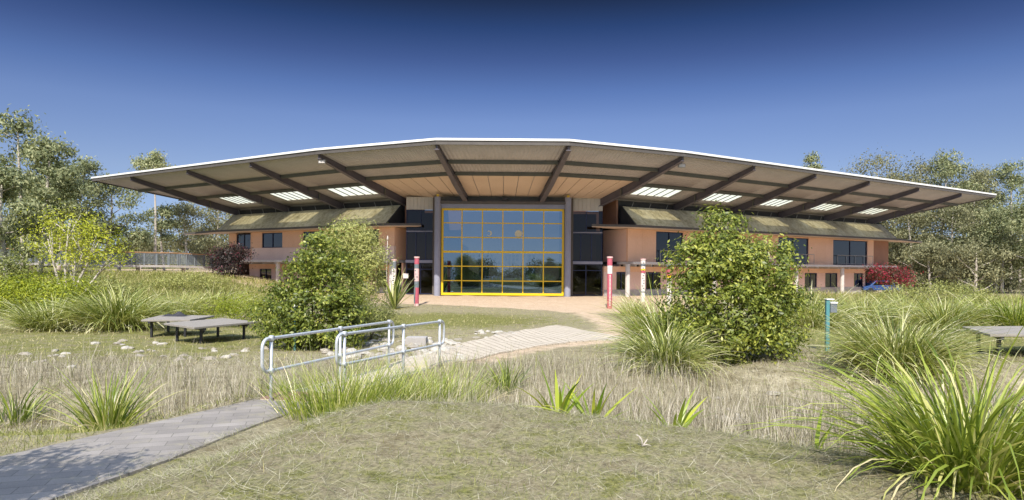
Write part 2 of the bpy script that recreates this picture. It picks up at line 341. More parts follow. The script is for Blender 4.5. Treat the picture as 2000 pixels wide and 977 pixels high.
def gz(x, y):
    x = np.asarray(x, float); y = np.asarray(y, float)
    z = np.interp(y, [-300, -120, -60, -25, -6, 3, 10, 16, 22, 32, 43, 48, 52, 75, 130, 500], [-26, -15, -9, -3, -0.2, 0.0, 0.0, -0.10, -0.22, -0.30, -0.25, -0.06, -0.03, -0.03, 0.5, 8])
    # rise on the left under the footbridge, and a gentle bank at right
    z = z+1.5*smooth((-x-14)/16)*smooth((y-36)/22)
    z = z+0.30*smooth((x-4.5)/4)*smooth((y-11)/4)*smooth((34-y)/10)
    z = z-0.5*smooth((x-30)/12)*smooth((y-50)/15)
    # dry creek
    z = z-0.42*np.exp(-((y-11.6-0.12*x)/1.7)**2)*smooth((y-8)/1.5)
    # mound in front of the camera
    yc = np.interp(x, [-5, -3, -1.5, 0, 1, 2, 3, 4, 6, 9], [5.5, 8.2, 8.6, 8.5, 7.9, 7.2, 6.5, 6.0, 5.4, 5.0])
    xp = np.interp(y, [-5, 2.6, 5.2, 7.35, 9.1, 10.45], [-7.5, -5.8, -4.5, -3.8, -3.4, -3.0])
    z = z+0.66*smooth((x-xp)/2.4)*smooth((yc+0.9-y)/1.9)*smooth((y+14)/8)
    # small unevenness
    z = z+0.025*np.sin(x*1.7+y*0.9)*np.cos(y*1.3-x*0.6)+0.012*np.sin(4.1*x+1.3*y)*np.sin(3.7*y)
    # level under the paved path and boardwalk
    w = smooth((1.5-dist_poly(x, y, PATH_C))/0.7)
    z = z*(1-w)+0.03*w
    return z
def gzs(x, y): return float(gz(x, y))

def axis(lo, hi, a, b, step, grow=1.25):
    mid = list(np.arange(a, b+1e-6, step)); s = step; t = a
    left = []
    while t > lo: s *= grow; t -= s; left.append(max(t, lo))
    s = step; t = b; right = []
    while t < hi: s *= grow; t += s; right.append(min(t, hi))
    return np.array(left[::-1]+mid+right)
def sand_mask(x, y):
    front = np.interp(x, [-30, -14, -9, -4, 0, 4, 8, 14, 30], [60, 50, 44.5, 43.5, 41, 37, 38, 46, 56])
    s = smooth((y-front+1.5)/3.5)*smooth((60-np.abs(x+0.8))/10)
    s = np.maximum(s, 0.75*smooth((1.9-dist_poly(x, y, [(3.8, 24), (4.5, 30), (4.2, 36), (3.5, 42)]))/2.2))
    return np.maximum(s, 0.62*smooth((1.3-dist_poly(x, y, WALK_R))/1.0)*smooth((y-15)/2))
def green_mask(x, y):
    g = 0.36+0*x
    g = g+0.75*np.exp(-((x+3.5)/4.2)**2-((y-32)/3.6)**2)               # lawn strip
    g = g+0.25*smooth((-x-5)/4)*smooth((y-14)/4)*smooth((30-y)/6)        # lawn by the benches
    g = g+0.35*smooth((x-7)/3)*smooth((y-13)/4)*smooth((40-y)/8)
    g = g+0.5*smooth((-x-16)/8)*smooth((y-30)/8)
    g = g-0.35*np.exp(-((y-12)/3.0)**2)
    g = g+0.12*smooth((9-y)/2)
    return g
gx = axis(-600, 600, -26, 30, 0.28); gy = axis(-300, 1200, -4, 56, 0.28)
X, Y = np.meshgrid(gx, gy); Z = gz(X, Y)
nx, ny = len(gx), len(gy)
idx = np.arange(nx*ny).reshape(ny, nx)
Q = np.stack([idx[:-1, :-1], idx[:-1, 1:], idx[1:, 1:], idx[1:, :-1]], -1).reshape(-1, 4)
go = np_mesh('ground', np.stack([X, Y, Z], -1).reshape(-1, 3), Q, None, M['ground']); tag(go, kind='structure')
go.data.polygons.foreach_set('use_smooth', [True]*len(go.data.polygons))
for nm, fn in (('sand', sand_mask), ('green', green_mask)):
    a = go.data.attributes.new(nm, 'FLOAT', 'POINT'); a.data.foreach_set('value', fn(X, Y).astype(np.float32).ravel())

def subdiv(pts, n):
    out = []
    for a, b in zip(pts[:-1], pts[1:]):
        out += [(a[0]+(b[0]-a[0])*k/n, a[1]+(b[1]-a[1])*k/n) for k in range(n)]
    return out+[pts[-1]]
mb = MB(); A, B = subdiv(PATH_L, 6), subdiv(PATH_R, 6)
for i in range(len(A)-1):
    ring = [A[i], B[i], B[i+1], A[i+1]]
    mb.hexa([(p[0], p[1], -0.2) for p in ring], [(p[0], p[1], 0.058) for p in ring])
tag(mb.build('paved_path', M['pavers']), kind='structure')
# ribbed boardwalk climbing to the forecourt: boards with open joints
mb = MB(); A, B = subdiv(WALK_L, 9), subdiv(WALK_R, 9); n = len(A)
M['boards'] = mottled('pale_boards', (0.44, 0.38, 0.30), (0.58, 0.51, 0.41), 2, 0.85, bumps=0.3)
def lp(a, b, t): return (a[0]+(b[0]-a[0])*t, a[1]+(b[1]-a[1])*t)
for i in range(n-1):
    a0, a1, b0, b1 = A[i], lp(A[i], A[i+1], 0.86), B[i], lp(B[i], B[i+1], 0.86)
    for t0, t1 in ((0, 0.2), (0.2, 0.4), (0.4, 0.6), (0.6, 0.8), (0.8, 1.0)):
        ring = [lp(a0, b0, t0), lp(a0, b0, t1), lp(a1, b1, t1), lp(a1, b1, t0)]
        zz = [gzs(*p) for p in ring]
        mb.hexa([(p[0], p[1], z-0.08) for p, z in zip(ring, zz)], [(p[0], p[1], z+0.045) for p, z in zip(ring, zz)])
tag(mb.build('boardwalk', M['boards']), kind='structure')
# bridge deck over the creek between the handrails, with a rusty threshold plate
mb = MB()
dl, dr = [(-4.05, 10.75), (-2.9, 15.12)], [(-2.98, 10.5), (-1.72, 15.32)]
for k in range(30):
    t0, t1 = k/30, (k+0.88)/30
    ring = [lp(*dl, t0), lp(*dr, t0), lp(*dr, t1), lp(*dl, t1)]
    zt = 0.07-0.14*t0
    mb.prism(ring, zt-0.08, zt)
mb2 = MB(); mb2.prism([dl[0], dr[0], lp(*dr, 0.14), lp(*dl, 0.14)], 0.072, 0.085)
br = empty('bridge', (-3, 13, 0), 'low plank bridge deck crossing the dry creek between the two handrails', 'bridge')
mb.build('deck', M['boards'], br); mb2.build('threshold_plate', M['rust'], br)

# ------------------------------------------------------------------ the building
class Wing:
    def __init__(s, o, ang, sx):
        s.o = o; c, n = math.cos(R_(ang)), math.sin(R_(ang)); s.U = (sx*c, n); s.V = (sx*n, -c); s.sx = sx
    def p(s, u, v): return (s.o[0]+u*s.U[0]+v*s.V[0], s.o[1]+u*s.U[1]+v*s.V[1])
    def P(s, u, v, z): return (*s.p(u, v), z)
    def u(s, px, v=0.0):
        t = (px-CX)/F
        return (t*(s.o[1]+v*s.V[1])-s.o[0]-v*s.V[0])/(s.U[0]-t*s.U[1])
    def box(s, mb, u0, u1, v0, v1, z0, z1):
        r = [s.p(u0, v0), s.p(u1, v0), s.p(u1, v1), s.p(u0, v1)]
        return mb.prism(r if s.sx < 0 else r[::-1], z0, z1)
WR = Wing((7.4, 55.2), 30.5, 1); WL = Wing((-9.1, 56.5), 32.5, -1)
B_ = empty('visitor_centre', (-0.8, 54, 0), 'long two storey terracotta building with a huge upswept metal roof and yellow framed glass wall', 'building')
ZI, ZO = 8.12, 10.46

def outer_line(px, sx):
    t = (px-CX)/F
    if sx > 0: y = (47.9-0.614*12.3)/(1-0.614*t)
    else: y = (48.2-0.62*14.2)/(1+0.62*t)
    return (t*y, y)
nodes = []    # (outer xy, inner xy), left to right
nodes.append((outer_line(180, -1), WL.p(WL.u(452), 0)))
for po, pi in ((250, 462), (360, 560), (484, 665), (618, 790)): nodes.append((outer_line(po, -1), WL.p(WL.u(pi), 0)))
nodes.append((((850-CX)/F*44, 44.0), ((910-CX)/F*54, 54.0))); nodes.append((((1110-CX)/F*44, 44.0), ((1055-CX)/F*54, 54.0)))
for po, pi in ((1335, 1175), (1475, 1320), (1595, 1430), (1700, 1525), (1797, 1615), (1880, 1700)): nodes.append((outer_line(po, 1), WR.p(WR.u(pi), 0)))
nodes.append((outer_line(1942, 1), WR.p(WR.u(1716), 0)))
NB = len(nodes)-1
def rp(i, f, s=0.0, dz=0.0):
    """roof underside point: bay i, fraction s across, f from outer edge (0) to wall (1)"""
    o = lp(nodes[i][0], nodes[min(i+1, NB)][0], s); n_ = lp(nodes[i][1], nodes[min(i+1, NB)][1], s)
    p = lp(o, n_, f)
    return (p[0], p[1], ZO+(ZI-ZO)*f+dz)
sky_bays = {1: (0.28, 0.72), 2: (0.22, 0.74), 3: (0.2, 0.8), 7: (0.22, 0.76), 8: (0.2, 0.74), 9: (0.2, 0.72), 10: (0.2, 0.74), 11: (0.22, 0.78)}
SF = (0.625, 0.87)
V, Q, AL = [], [], []
acc = 0.0; lightcells = []
for i in range(NB):
    wdt = math.dist(nodes[i][0], nodes[i+1][0])
    fs = sorted({0.0, 0.31, SF[0], SF[1], 1.0}); ss = [0.0, 1.0]
    if i in sky_bays: ss = [0, *sky_bays[i], 1]
    for a in range(len(fs)-1):
        for b in range(len(ss)-1):
            quad = [rp(i, fs[a], ss[b]), rp(i, fs[a], ss[b+1]), rp(i, fs[a+1], ss[b+1]), rp(i, fs[a+1], ss[b])]
            if i in sky_bays and b == 1 and fs[a] == SF[0]: lightcells.append((i, quad)); continue
            k = len(V); V += quad; Q.append((k, k+1, k+2, k+3)); AL += [acc+ss[b]*wdt, acc+ss[b+1]*wdt, acc+ss[b+1]*wdt, acc+ss[b]*wdt]
    # roof continues back over the building
    def back(j):
        o, n_ = nodes[j]; d = Vector((n_[0]-o[0], n_[1]-o[1])).normalized()
        return (n_[0]*1.0+d.x*(7 if 0 < j < NB else 2), n_[1]+d.y*(7 if 0 < j < NB else 4), ZI-0.3)
    quad = [rp(i, 1), rp(i, 1, 1.0), back(i+1), back(i)]
    k = len(V); V += quad; Q.append((k, k+1, k+2, k+3)); AL += [acc, acc+wdt, acc+wdt, acc]
    acc += wdt
V = np.array(V, float); Q = np.array(Q)
def slab_mesh(name, V, Q, th, mat, parent, al=None):
    n = len(V); V2 = np.concatenate([V, V+np.array([0, 0, th])]); Q2 = np.concatenate([Q[:, ::-1], Q+n])
    # outer sides where an edge belongs to one quad only
    key = lambda p: tuple(np.round(p, 3)); ed = {}
    for q in Q:
        for a, b in zip(q, np.roll(q, -1)):
            k = frozenset((key(V[a]), key(V[b])))
            if len(k) == 2: ed.setdefault(k, []).append((a, b))
    side = [(a, b, b+n, a+n) for l in ed.values() if len(l) == 1 for a, b in l]
    o = np_mesh(name, V2, np.concatenate([Q2, np.array(side)]), None, mat, parent, False)
    if al is not None:
        at = o.data.attributes.new('along', 'FLOAT', 'POINT'); at.data.foreach_set('value', np.array(al+al, np.float32))
    return o
roof = slab_mesh('roof', V, Q, 0.10, M['soffit'], B_, AL)
for i, quad in lightcells:
    q = [Vector(p) for p in quad]; mb = MB(); fr = MB(); nsp = 5
    for k in range(nsp):
        g = 0.004
        a, b = q[0].lerp(q[1], k/nsp+g), q[0].lerp(q[1], (k+1)/nsp-g); c, d = q[3].lerp(q[2], (k+1)/nsp-g), q[3].lerp(q[2], k/nsp+g)
        mb.quad(*[p+Vector((0, 0, 0.06)) for p in (a, b, c, d)])
    for k in range(nsp+1):
        t = min(max(k/nsp, 0.008), 0.992)
        a, b = q[0].lerp(q[1], t-0.006), q[0].lerp(q[1], t+0.006); c, d = q[3].lerp(q[2], t+0.006), q[3].lerp(q[2], t-0.006)
        fr.hexa([p+Vector((0, 0, -0.0)) for p in (a, b, c, d)], [p+Vector((0, 0, 0.055)) for p in (a, b, c, d)])
    s = mb.build('skylight', M['skylight'], roof); fr.build('glazing_bar', M['purlin'], s)

def sweep_strip(name, pts, dirs, off0, off1, z0, z1, mat, parent):
    mb = MB()
    for i in range(len(pts)-1):
        r = []
        for j, of in ((i, off0), (i+1, off0), (i+1, off1), (i, off1)):
            r.append((pts[j][0]+dirs[j][0]*of, pts[j][1]+dirs[j][1]*of, pts[j][2]))
        mb.hexa([(p[0], p[1], p[2]+z0) for p in r], [(p[0], p[1], p[2]+z1) for p in r])
    return mb.build(name, mat, parent)
ep = [(*nodes[0][1], ZI)]+[(*n[0], ZO) for n in nodes]+[(*nodes[-1][1], ZI)]
ed = [(-0.8, 0.6)]+[tuple(Vector((n[0][0]-n[1][0], n[0][1]-n[1][1])).normalized()) for n in nodes]+[(0.8, 0.6)]
ed[1] = (-1.0, -0.25); ed[-2] = (1.0, -0.25)
sweep_strip('fascia', ep, ed, 0.0, 0.16, 0.17, 0.32, M['white'], roof)
sweep_strip('gutter', ep, ed, -0.02, 0.08, -0.10, 0.168, M['gutter'], roof)

for i in range(1, NB):
    O, I = Vector(rp(i, 0.015)), Vector(rp(i, 1.0))
    d = Vector((I.x-O.x, I.y-O.y, 0)).normalized(); s = Vector((-d.y, d.x, 0)); mb = MB()
    def sec(p, w, zt, zb): return [p-s*w+Vector((0, 0, zb)), p+s*w+Vector((0, 0, zb)), p+s*w+Vector((0, 0, zt)), p-s*w+Vector((0, 0, zt))]
    m_ = O.lerp(I, 0.6)
    mb.hexa(sec(O, 0.07, -0.012, -0.32), sec(m_, 0.07, -0.012, -0.62)); mb.hexa(sec(m_, 0.07, -0.012, -0.62), sec(I+d*0.3, 0.07, -0.012, -0.66))
    mb.hexa(sec(O, 0.17, -0.322, -0.37), sec(m_, 0.19, -0.622, -0.67)); mb.hexa(sec(m_, 0.19, -0.622, -0.67), sec(I+d*0.3, 0.19, -0.662, -0.71))
    mb.hexa(sec(O, 0.15, -0.014, -0.05), sec(I+d*0.3, 0.15, -0.014, -0.05))
    r_ = mb.build('rafter', M['rafter'], B_)
    # stay cable plate
    if i not in (5, 6):
        mb = MB(); q = O.lerp(I, 0.72); mb.hexa(sec(q-d*0.05, 0.21, -0.05, -0.70), sec(q+d*0.05, 0.21, -0.05, -0.70)); mb.build('stiffener', M['purlin'], r_)
for i in range(NB):
    for f in ((0.31, 0.60) if i not in (4, 5, 6) else (0.28, 0.50)):
        if i in (0, NB-1) and f > 0.6: s0, s1 = (0.0, 1.0)
        a, b = Vector(rp(i, f, 0.0)), Vector(rp(i, f, 1.0))
        t = (b-a).normalized(); a += t*0.16; b -= t*0.16; n_ = Vector((-t.y, t.x, 0))
        mb = MB(); r = lambda p, zt, zb: [p-n_*0.09+Vector((0, 0, zb)), p+n_*0.09+Vector((0, 0, zb)), p+n_*0.09+Vector((0, 0, zt)), p-n_*0.09+Vector((0, 0, zt))]
        mb.hexa(r(a, -0.012, -0.26), r(b, -0.012, -0.26)); mb.build('purlin', M['purlin'], B_)
# smooth boards lining the middle of the roof
for i in (4, 5, 6):
    mb = MB(); nb = 6
    for k in range(nb):
        s0, s1 = 0.02+0.96*k/nb+0.004, 0.02+0.96*(k+1)/nb-0.004
        q = [rp(i, 0.52, s0, -0.05), rp(i, 0.52, s1, -0.05), rp(i, 1.0, s1, -0.05), rp(i, 1.0, s0, -0.05)]
        mb.hexa(q, [(p[0], p[1], p[2]+0.035) for p in q])
    mb.build('ceiling_lining', M['lining'], roof)

# --- wings
def wing_box(w, name, mat, spans, v0, v1, z0, z1, parent=B_):
    mb = MB()
    for u0, u1 in spans: w.box(mb, u0, u1, v0, v1, z0, z1)
    return mb.build(name, mat, parent)
def window(w, u0, u1, z0, z1, v, mull=1, bars=(), frame='navy', dep=0.10, name='window'):
    mb = MB(); t = 0.06
    w.box(mb, u0, u1, v-dep, v, z0, z0+t); w.box(mb, u0, u1, v-dep, v, z1-t, z1)
    w.box(mb, u0, u0+t, v-dep, v, z0+t, z1-t); w.box(mb, u1-t, u1, v-dep, v, z0+t, z1-t)
    for k in range(1, mull+1):
        c = u0+(u1-u0)*k/(mull+1); w.box(mb, c-t*0.6, c+t*0.6, v-dep, v-0.002, z0+t, z1-t)
    for zb in bars: w.box(mb, u0+t, u1-t, v-dep, v-0.004, zb-0.03, zb+0.03)
    f = mb.build(name, M[frame], B_)
    g = MB(); g.quad(w.P(u0+t, v-dep*0.6, z0+t), w.P(u1-t, v-dep*0.6, z0+t), w.P(u1-t, v-dep*0.6, z1-t), w.P(u0+t, v-dep*0.6, z1-t))
    g.build('pane', M['darkglass'], f)
    return f
def balustrade(w, u0, u1, v, z0, h=1.0):
    mb = MB()
    mb.tube([w.P(u0, v, z0+h), w.P(u1, v, z0+h)], 0.03, 8)
    for k in range(5):
        u = u0+(u1-u0)*k/4; mb.tube([w.P(u, v, z0), w.P(u, v, z0+h)], 0.022, 6)
    mb.tube([w.P(u0, v, z0+0.12), w.P(u1, v, z0+0.12)], 0.022, 8)
    return mb.build('balustrade', M['steel'], B_)
VF = 0.9      # upper front wall
def upper(w, near_px, far_px, wins, spandrel, mats):
    """wins: (px0, px1); near end is the one by the glass wall"""
    u0, u1 = w.u(near_px, VF), w.u(far_px, VF); th = 0.22
    sp = sorted((min(w.u(a, VF), w.u(b, VF)), max(w.u(a, VF), w.u(b, VF))) for a, b in wins)
    zb = 4.05 if spandrel else 2.86
    mb = MB(); cur = u0; pieces = []
    for a, b in sp: pieces.append((cur, a)); cur = b
    pieces.append((cur, u1))
    for a, b in pieces:
        n = max(1, round((b-a)/1.35))
        for k in range(n): w.box(mb, a+(b-a)*k/n+0.006*(k > 0), a+(b-a)*(k+1)/n-0.006*(k < n-1), VF-th, VF, zb, 5.62)
    w.box(mb, u0+0.01, u1-0.01, VF-th+0.02, VF-0.03, 5.50, 5.615)
    mb.build('wall', M[mats[0]], B_)
    if spandrel:
        mb = MB(); n = int((u1-u0)/1.1)
        for k in range(n): w.box(mb, u0+(u1-u0)*k/n+0.006, u0+(u1-u0)*(k+1)/n-0.006, VF-th+0.01, VF+0.03, 2.86, 4.04)
        o = mb.build('spandrel', M['pale_pink'], B_)
    for a, b in sp:
        window(w, a+0.02, b-0.02, zb+0.02, 5.48, VF-0.06, 1)
        if not spandrel: balustrade(w, a+0.1, b+0.25, VF+0.45, 2.86)
    # return wall beside the recess
    mb = MB(); w.box(mb, u0-0.004, u0+0.2, -2.4, VF-th-0.004, 2.86, 5.6)
    mb.build('wall', M['pink'] if w.sx > 0 else M['terracotta'], B_)
    mb = MB(); w.box(mb, u0-0.004, u0+0.2, -2.4, -0.22, -0.05, 2.62); mb.build('wall', M['pink'], B_)
    mb = MB(); w.box(mb, u0-0.5, u0-0.3, -2.4, -0.05, 5.81, 8.05); mb.build('wall', M['brown_wall'], B_)
    return u0, u1
uL = upper(WL, 770, 492, [(739, 700), (633, 591), (551, 511)], True, ('terracotta', 'pink'))
uR = upper(WR, 1226, 1706, [(1281, 1334), (1400, 1440), (1520, 1579), (1627, 1694)], False, ('terracotta', 'pink'))
# far ends: set-back bay at left, brown return at right
ueL, ueR = WL.u(447, 0.2), WR.u(1728, 0.2)
wing_box(WL, 'wall', M['terracotta'], [(uL[1]+0.002, WL.u(489, 0.2))], -0.1, 0.2, 2.86, 5.62)
wing_box(WL, 'wall', M['terracotta'], [(WL.u(461, 0.2), ueL)], -0.1, 0.2, 2.86, 5.62)
wing_box(WL, 'spandrel', M['pink'], [(WL.u(489, 0.2)+0.003, WL.u(461, 0.2)-0.003)], -0.1, 0.2, 2.86, 4.0)
window(WL, WL.u(489, 0.2)+0.02, WL.u(461, 0.2)-0.02, 4.02, 5.5, 0.12)
wing_box(WR, 'wall', M['brown_wall'], [(uR[1]+0.003, ueR)], -0.1, 0.6, 2.86, 5.62)
for w, (u0, u1), ue, pxn, pxt in ((WL, uL, ueL, 822, 362), (WR, uR, ueR, 1155, 1800)):
    # projecting eave with pointed ends
    ut = w.u(pxt, 0.3); un = w.u(pxn, 0.7)
    pts = [w.p(un, 0.7), w.p(u0-0.2, 2.15), w.p(ue, 2.05), w.p(ut, 0.3), w.p(ue, -0.6), w.p(u0-0.2, -0.6)]
    if w.sx > 0: pts = pts[::-1]
    mb = MB(); mb.prism(pts, 5.63, 5.80); mb.build('eave', M['brown_wall'] if False else M['lining'], B_)
    mb = MB(); q = [w.p(un, 0.78), w.p(u0-0.2, 2.22), w.p(ue, 2.12), w.p(ut+0.1, 0.3)]; q2 = [w.p(un, 0.70), w.p(u0-0.2, 2.15), w.p(ue, 2.05), w.p(ut, 0.3)]
    for k in range(3):
        r = [q[k], q[k+1], q2[k+1], q2[k]]
        mb.prism(r, 5.68, 5.86)
    mb.build('eave_flashing', M['gutter'], B_)
    # sloping stained skirt roof between eave and main roof
    uu0, uu1 = u0+0.1, ue-0.6
    mb = MB(); n = 14
    for k in range(n):
        a, b = uu0+(uu1-uu0)*k/n+0.008, uu0+(uu1-uu0)*(k+1)/n-0.008
        ring = lambda u: [w.P(u, 1.95, 5.83), w.P(u, 0.05, 7.55), w.P(u, -0.05, 7.45), w.P(u, 1.80, 5.83)]
        mb.hexa(ring(a), ring(b))
    sk = mb.build('skirt_roof', M['mansard'], B_)
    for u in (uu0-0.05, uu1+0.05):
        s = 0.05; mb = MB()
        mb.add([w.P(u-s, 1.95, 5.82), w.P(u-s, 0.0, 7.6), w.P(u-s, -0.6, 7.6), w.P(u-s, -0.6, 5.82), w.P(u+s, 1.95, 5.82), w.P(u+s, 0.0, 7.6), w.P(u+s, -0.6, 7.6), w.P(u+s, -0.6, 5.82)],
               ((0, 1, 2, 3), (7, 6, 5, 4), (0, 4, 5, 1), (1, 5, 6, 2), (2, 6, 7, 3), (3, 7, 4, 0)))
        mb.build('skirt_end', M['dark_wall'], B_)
    # clerestory band with thin struts above the skirt
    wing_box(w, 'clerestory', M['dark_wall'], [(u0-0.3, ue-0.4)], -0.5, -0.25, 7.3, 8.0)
    mb = MB(); n = int((uu1-uu0)/1.9)
    for k in range(n):
        u = uu0+(uu1-uu0)*(k+0.5)/n; mb.tube([w.P(u, 0.05, 7.5), w.P(u+0.35, -0.05, 8.05)], 0.025, 6)
    mb.build('strut', M['steel'], B_)
    # floor slab and ground storey
    mb = MB(); w.box(mb, u0-0.1, ue-0.2, -0.4, 1.75, 2.64, 2.85); mb.build('floor_slab', M['slab'], B_)
    mb = MB(); n = int((ue-u0)/1.6)
    for k in range(n):
        u = u0+0.3+(ue-u0-0.6)*k/(n-1); w.box(mb, u-0.07, u+0.07, 0.02, 1.6, 2.46, 2.635)
    mb.build('slab_beam', M['concrete'], B_)
    # back of the building, closing the volume
    mb = MB(); w.box(mb, u0+0.3, ue-0.3, -9.0, -8.8, 0, 7.9); w.box(mb, ue-0.55, ue-0.3, -8.8, -0.52, 0, 7.6); mb.build('wall', M['brown_wall'], B_)
    mb = MB(); w.box(mb, u0+0.25, ue-0.6, -3.2, -3.0, 0.0, 7.3); mb.build('inner_wall', M['inside'], B_)
    mb = MB(); w.box(mb, u0+0.25, ue-0.6, -2.98, -0.42, 2.66, 2.82); w.box(mb, u0+0.25, ue-0.6, -8.7, -0.3, -0.1, 0.02); mb.build('inner_floor', M['inside'], B_)
def ground_storey(w, wins, near_px, far_px, cols):
    u0, u1 = w.u(near_px, 0), w.u(far_px, 0)
    sp = sorted((min(w.u(a), w.u(b)), max(w.u(a), w.u(b))) for a, b in wins)
    cur = u0; pieces = []
    for a, b in sp: pieces.append((cur, a)); cur = b
    pieces.append((cur, u1))
    mb = MB()
    for a, b in pieces:
        mb = MB(); w.box(mb, a, b, -0.2, 0.0, 0, 2.0); mb.build('wall', M['pink'], B_)
    wing_box(w, 'wall', M['terracotta'], [(u0, u1)], -0.22, 0.02, 2.003, 2.46)
    for a, b in sp: window(w, a+0.02, b-0.02, 0.5, 1.98, -0.05, 1)
    wing_box(w, 'plinth', M['concrete'], [(u0+0.01, u1-0.01)], -0.2, 0.05, -0.3, 0.49)
    for px in cols:
        mb = MB(); c = w.p(w.u(px, 1.35), 1.35); mb.lathe((c[0], c[1], gzs(*c)-0.1), [(0.2, 0), (0.2, 2.74-gzs(*c))], 20); mb.build('column', M['slab'], B_, shade=False)
ground_storey(WL, [(757, 735), (668, 640), (530, 507)], 772, 487, (765, 690, 543))
ground_storey(WR, [(1204, 1225), (1262, 1291), (1340, 1380), (1450, 1480), (1572, 1596), (1612, 1636), (1668, 1686)], 1180, 1690, (1226, 1395, 1555, 1645))
# floodlights under the roof edge
for i, f, s in ((4, 0.05, 0.0), (7, 0.08, 0.06)):
    p = Vector(rp(i, f, s, -0.1)); mb = MB(); mb.box(p.x-0.25, p.x+0.25, p.y-0.14, p.y+0.14, p.z-0.48, p.z-0.2); mb.tube([p+Vector((0, 0, -0.2)), p+Vector((0, 0, 0.1))], 0.05, 8)
    fl = mb.build('floodlight', M['steel'], B_, bevel=0.03)
    mb = MB(); mb.box(p.x-0.2, p.x+0.2, p.y-0.16, p.y-0.141, p.z-0.44, p.z-0.24); mb.build('lens', M['pwhite'], fl)

# --- centre: columns, head beam, yellow curtain wall, side recesses
XL, XR = xat(862, 54), xat(1101, 54); ZT = 7.05
class Flat:                              # a plane at constant y with u = x and v towards the camera
    sx = 1
    def __init__(s, y): s.y = y
    def p(s, u, v): return (u, s.y-v)
    def P(s, u, v, z): return (u, s.y-v, z)
    def box(s, mb, u0, u1, v0, v1, z0, z1): return mb.box(u0, u1, s.y-v1, s.y-v0, z0, z1)
C0 = Flat(54.0)
mb = MB(); T = 0.16
C0.box(mb, XL, XR, -0.1, 0.1, 0.03, 0.22); C0.box(mb, XL, XR, -0.1, 0.1, ZT-T, ZT)
C0.box(mb, XL, XL+T, -0.1, 0.1, 0.22, ZT-T); C0.box(mb, XR-T, XR, -0.1, 0.1, 0.22, ZT-T)
for k in range(1, 6):
    x = XL+(XR-XL)*k/6; C0.box(mb, x-0.042, x+0.042, -0.08, 0.08, 0.22, ZT-T)
    z = 0.03+(ZT-0.03)*k/6; h = 0.08 if k == 3 else 0.04
    C0.box(mb, XL+T, XR-T, -0.075, 0.085, z-h, z+h)
cw = mb.build('glazing_frame', M['yellow'], B_)
mb = MB(); mb.quad((XL+T, 54.0, 0.2), (XR-T, 54.0, 0.2), (XR-T, 54.0, ZT-T), (XL+T, 54.0, ZT-T)); mb.build('pane', M['glass'], cw)
# stickers on the glass: a disc and a crescent
def disc(name, cx, cz, r, cres=False):
    mb = MB(); n = 24; y = 53.985
    if not cres:
        mb.add([(cx+r*math.cos(2*math.pi*k/n), y, cz+r*math.sin(2*math.pi*k/n)) for k in range(n)]+[(cx+r*math.cos(2*math.pi*k/n), y+0.006, cz+r*math.sin(2*math.pi*k/n)) for k in range(n)],
               [tuple(range(n)), tuple(range(2*n-1, n-1, -1))]+[(k, (k+1) % n, n+(k+1) % n, n+k) for k in range(n)])
    else:
        a = [R_(-140+280*k/n) for k in range(n+1)]
        o = [(cx+r*math.cos(t), y, cz+r*math.sin(t)) for t in a]; i_ = [(cx-0.04+r*0.62*math.cos(t), y, cz+r*0.72*math.sin(t)) for t in a]
        mb.add(o+i_, [(k, k+1, n+2+k, n+1+k) for k in range(n)])
    mb.build(name, M['disc'], cw)
disc('disc_sticker', xat(1012, 54), zat(1012, 457, 54), 0.30); disc('crescent_sticker', xat(955, 54), zat(955, 456, 54), 0.22, True)
for x in (xat(854, 53.7), xat(1108.5, 53.7)):
    mb = MB(); mb.lathe((x, 53.7, -0.1), [(0.26, 0), (0.26, 8.05)], 24); c = mb.build('column', M['column'], B_, shade=False)
    mb = MB(); mb.box(x-0.1, x+0.1, 53.6, 53.8, 7.96, 8.14); mb.build('bearing_cap', M['yellow'], c)
mb = MB(); C0.box(mb, XL-0.1, XR+0.1, -0.25, 0.45, 7.42, 7.60); C0.box(mb, XL-0.1, XR+0.1, -0.2, 0.3, 7.602, 7.70); mb.build('head_beam', M['gutter'], B_)
mb = MB(); C0.box(mb, XL-0.05, XR+0.05, -0.15, 0.2, 7.06, 7.41); mb.build('head_panel', M['column'], B_)
mb = MB(); C0.box(mb, XL-0.1, XR+0.1, -0.5, -0.3, 7.5, 8.05); mb.build('wall', M['purlin'], B_)
mb = MB(); mb.box(-0.75, -0.4, 53.4, 53.7, 7.71, 7.92); mb.build('lamp_housing', M['black'], B_, bevel=0.03)
C1 = Flat(55.4)
for x0, x1 in ((xat(793, 55.4), xat(850, 55.4)), (xat(1113, 55.4), xat(1176, 55.4))):
    mid = (x0+x1)/2
    window(C1, x0, x1, 0.02, 2.62, 0, 1, (2.1,), 'navy', 0.14, 'door')
    window(C1, x0, x1, 2.86, 5.2, 0, 2, (), 'navy', 0.14)
    window(C1, x0, x1, 5.3, 7.02, 0, 1, (), 'navy', 0.14)
    mb = MB(); C1.box(mb, x0, x1, -0.1, 0.3, 2.63, 2.85); mb.build('floor_slab', M['column'], B_)
    mb = MB(); C1.box(mb, x0, x1, -0.1, 0.06, 5.205, 5.295); mb.build('transom', M['column'], B_)
    mb = MB(); n = 8
    for k in range(n): C1.box(mb, x0+(x1-x0)*k/n+0.006, x0+(x1-x0)*(k+1)/n-0.006, -0.1, 0.1, 7.05, 8.1)
    mb.build('cladding', M['cream'], B_)
    # a timber lined lobby behind
    mb = MB(); C1.box(mb, x0+0.2, x1-0.2, -2.6, -2.5, 0, 7.0); mb.build('lobby_wall', M['brown_wall'], B_)
mb = MB(); mb.box(xat(789, 55), xat(799, 55), 54.6, 54.64, 1.35, 1.75); mb.build('notice', M['pwhite'], B_)
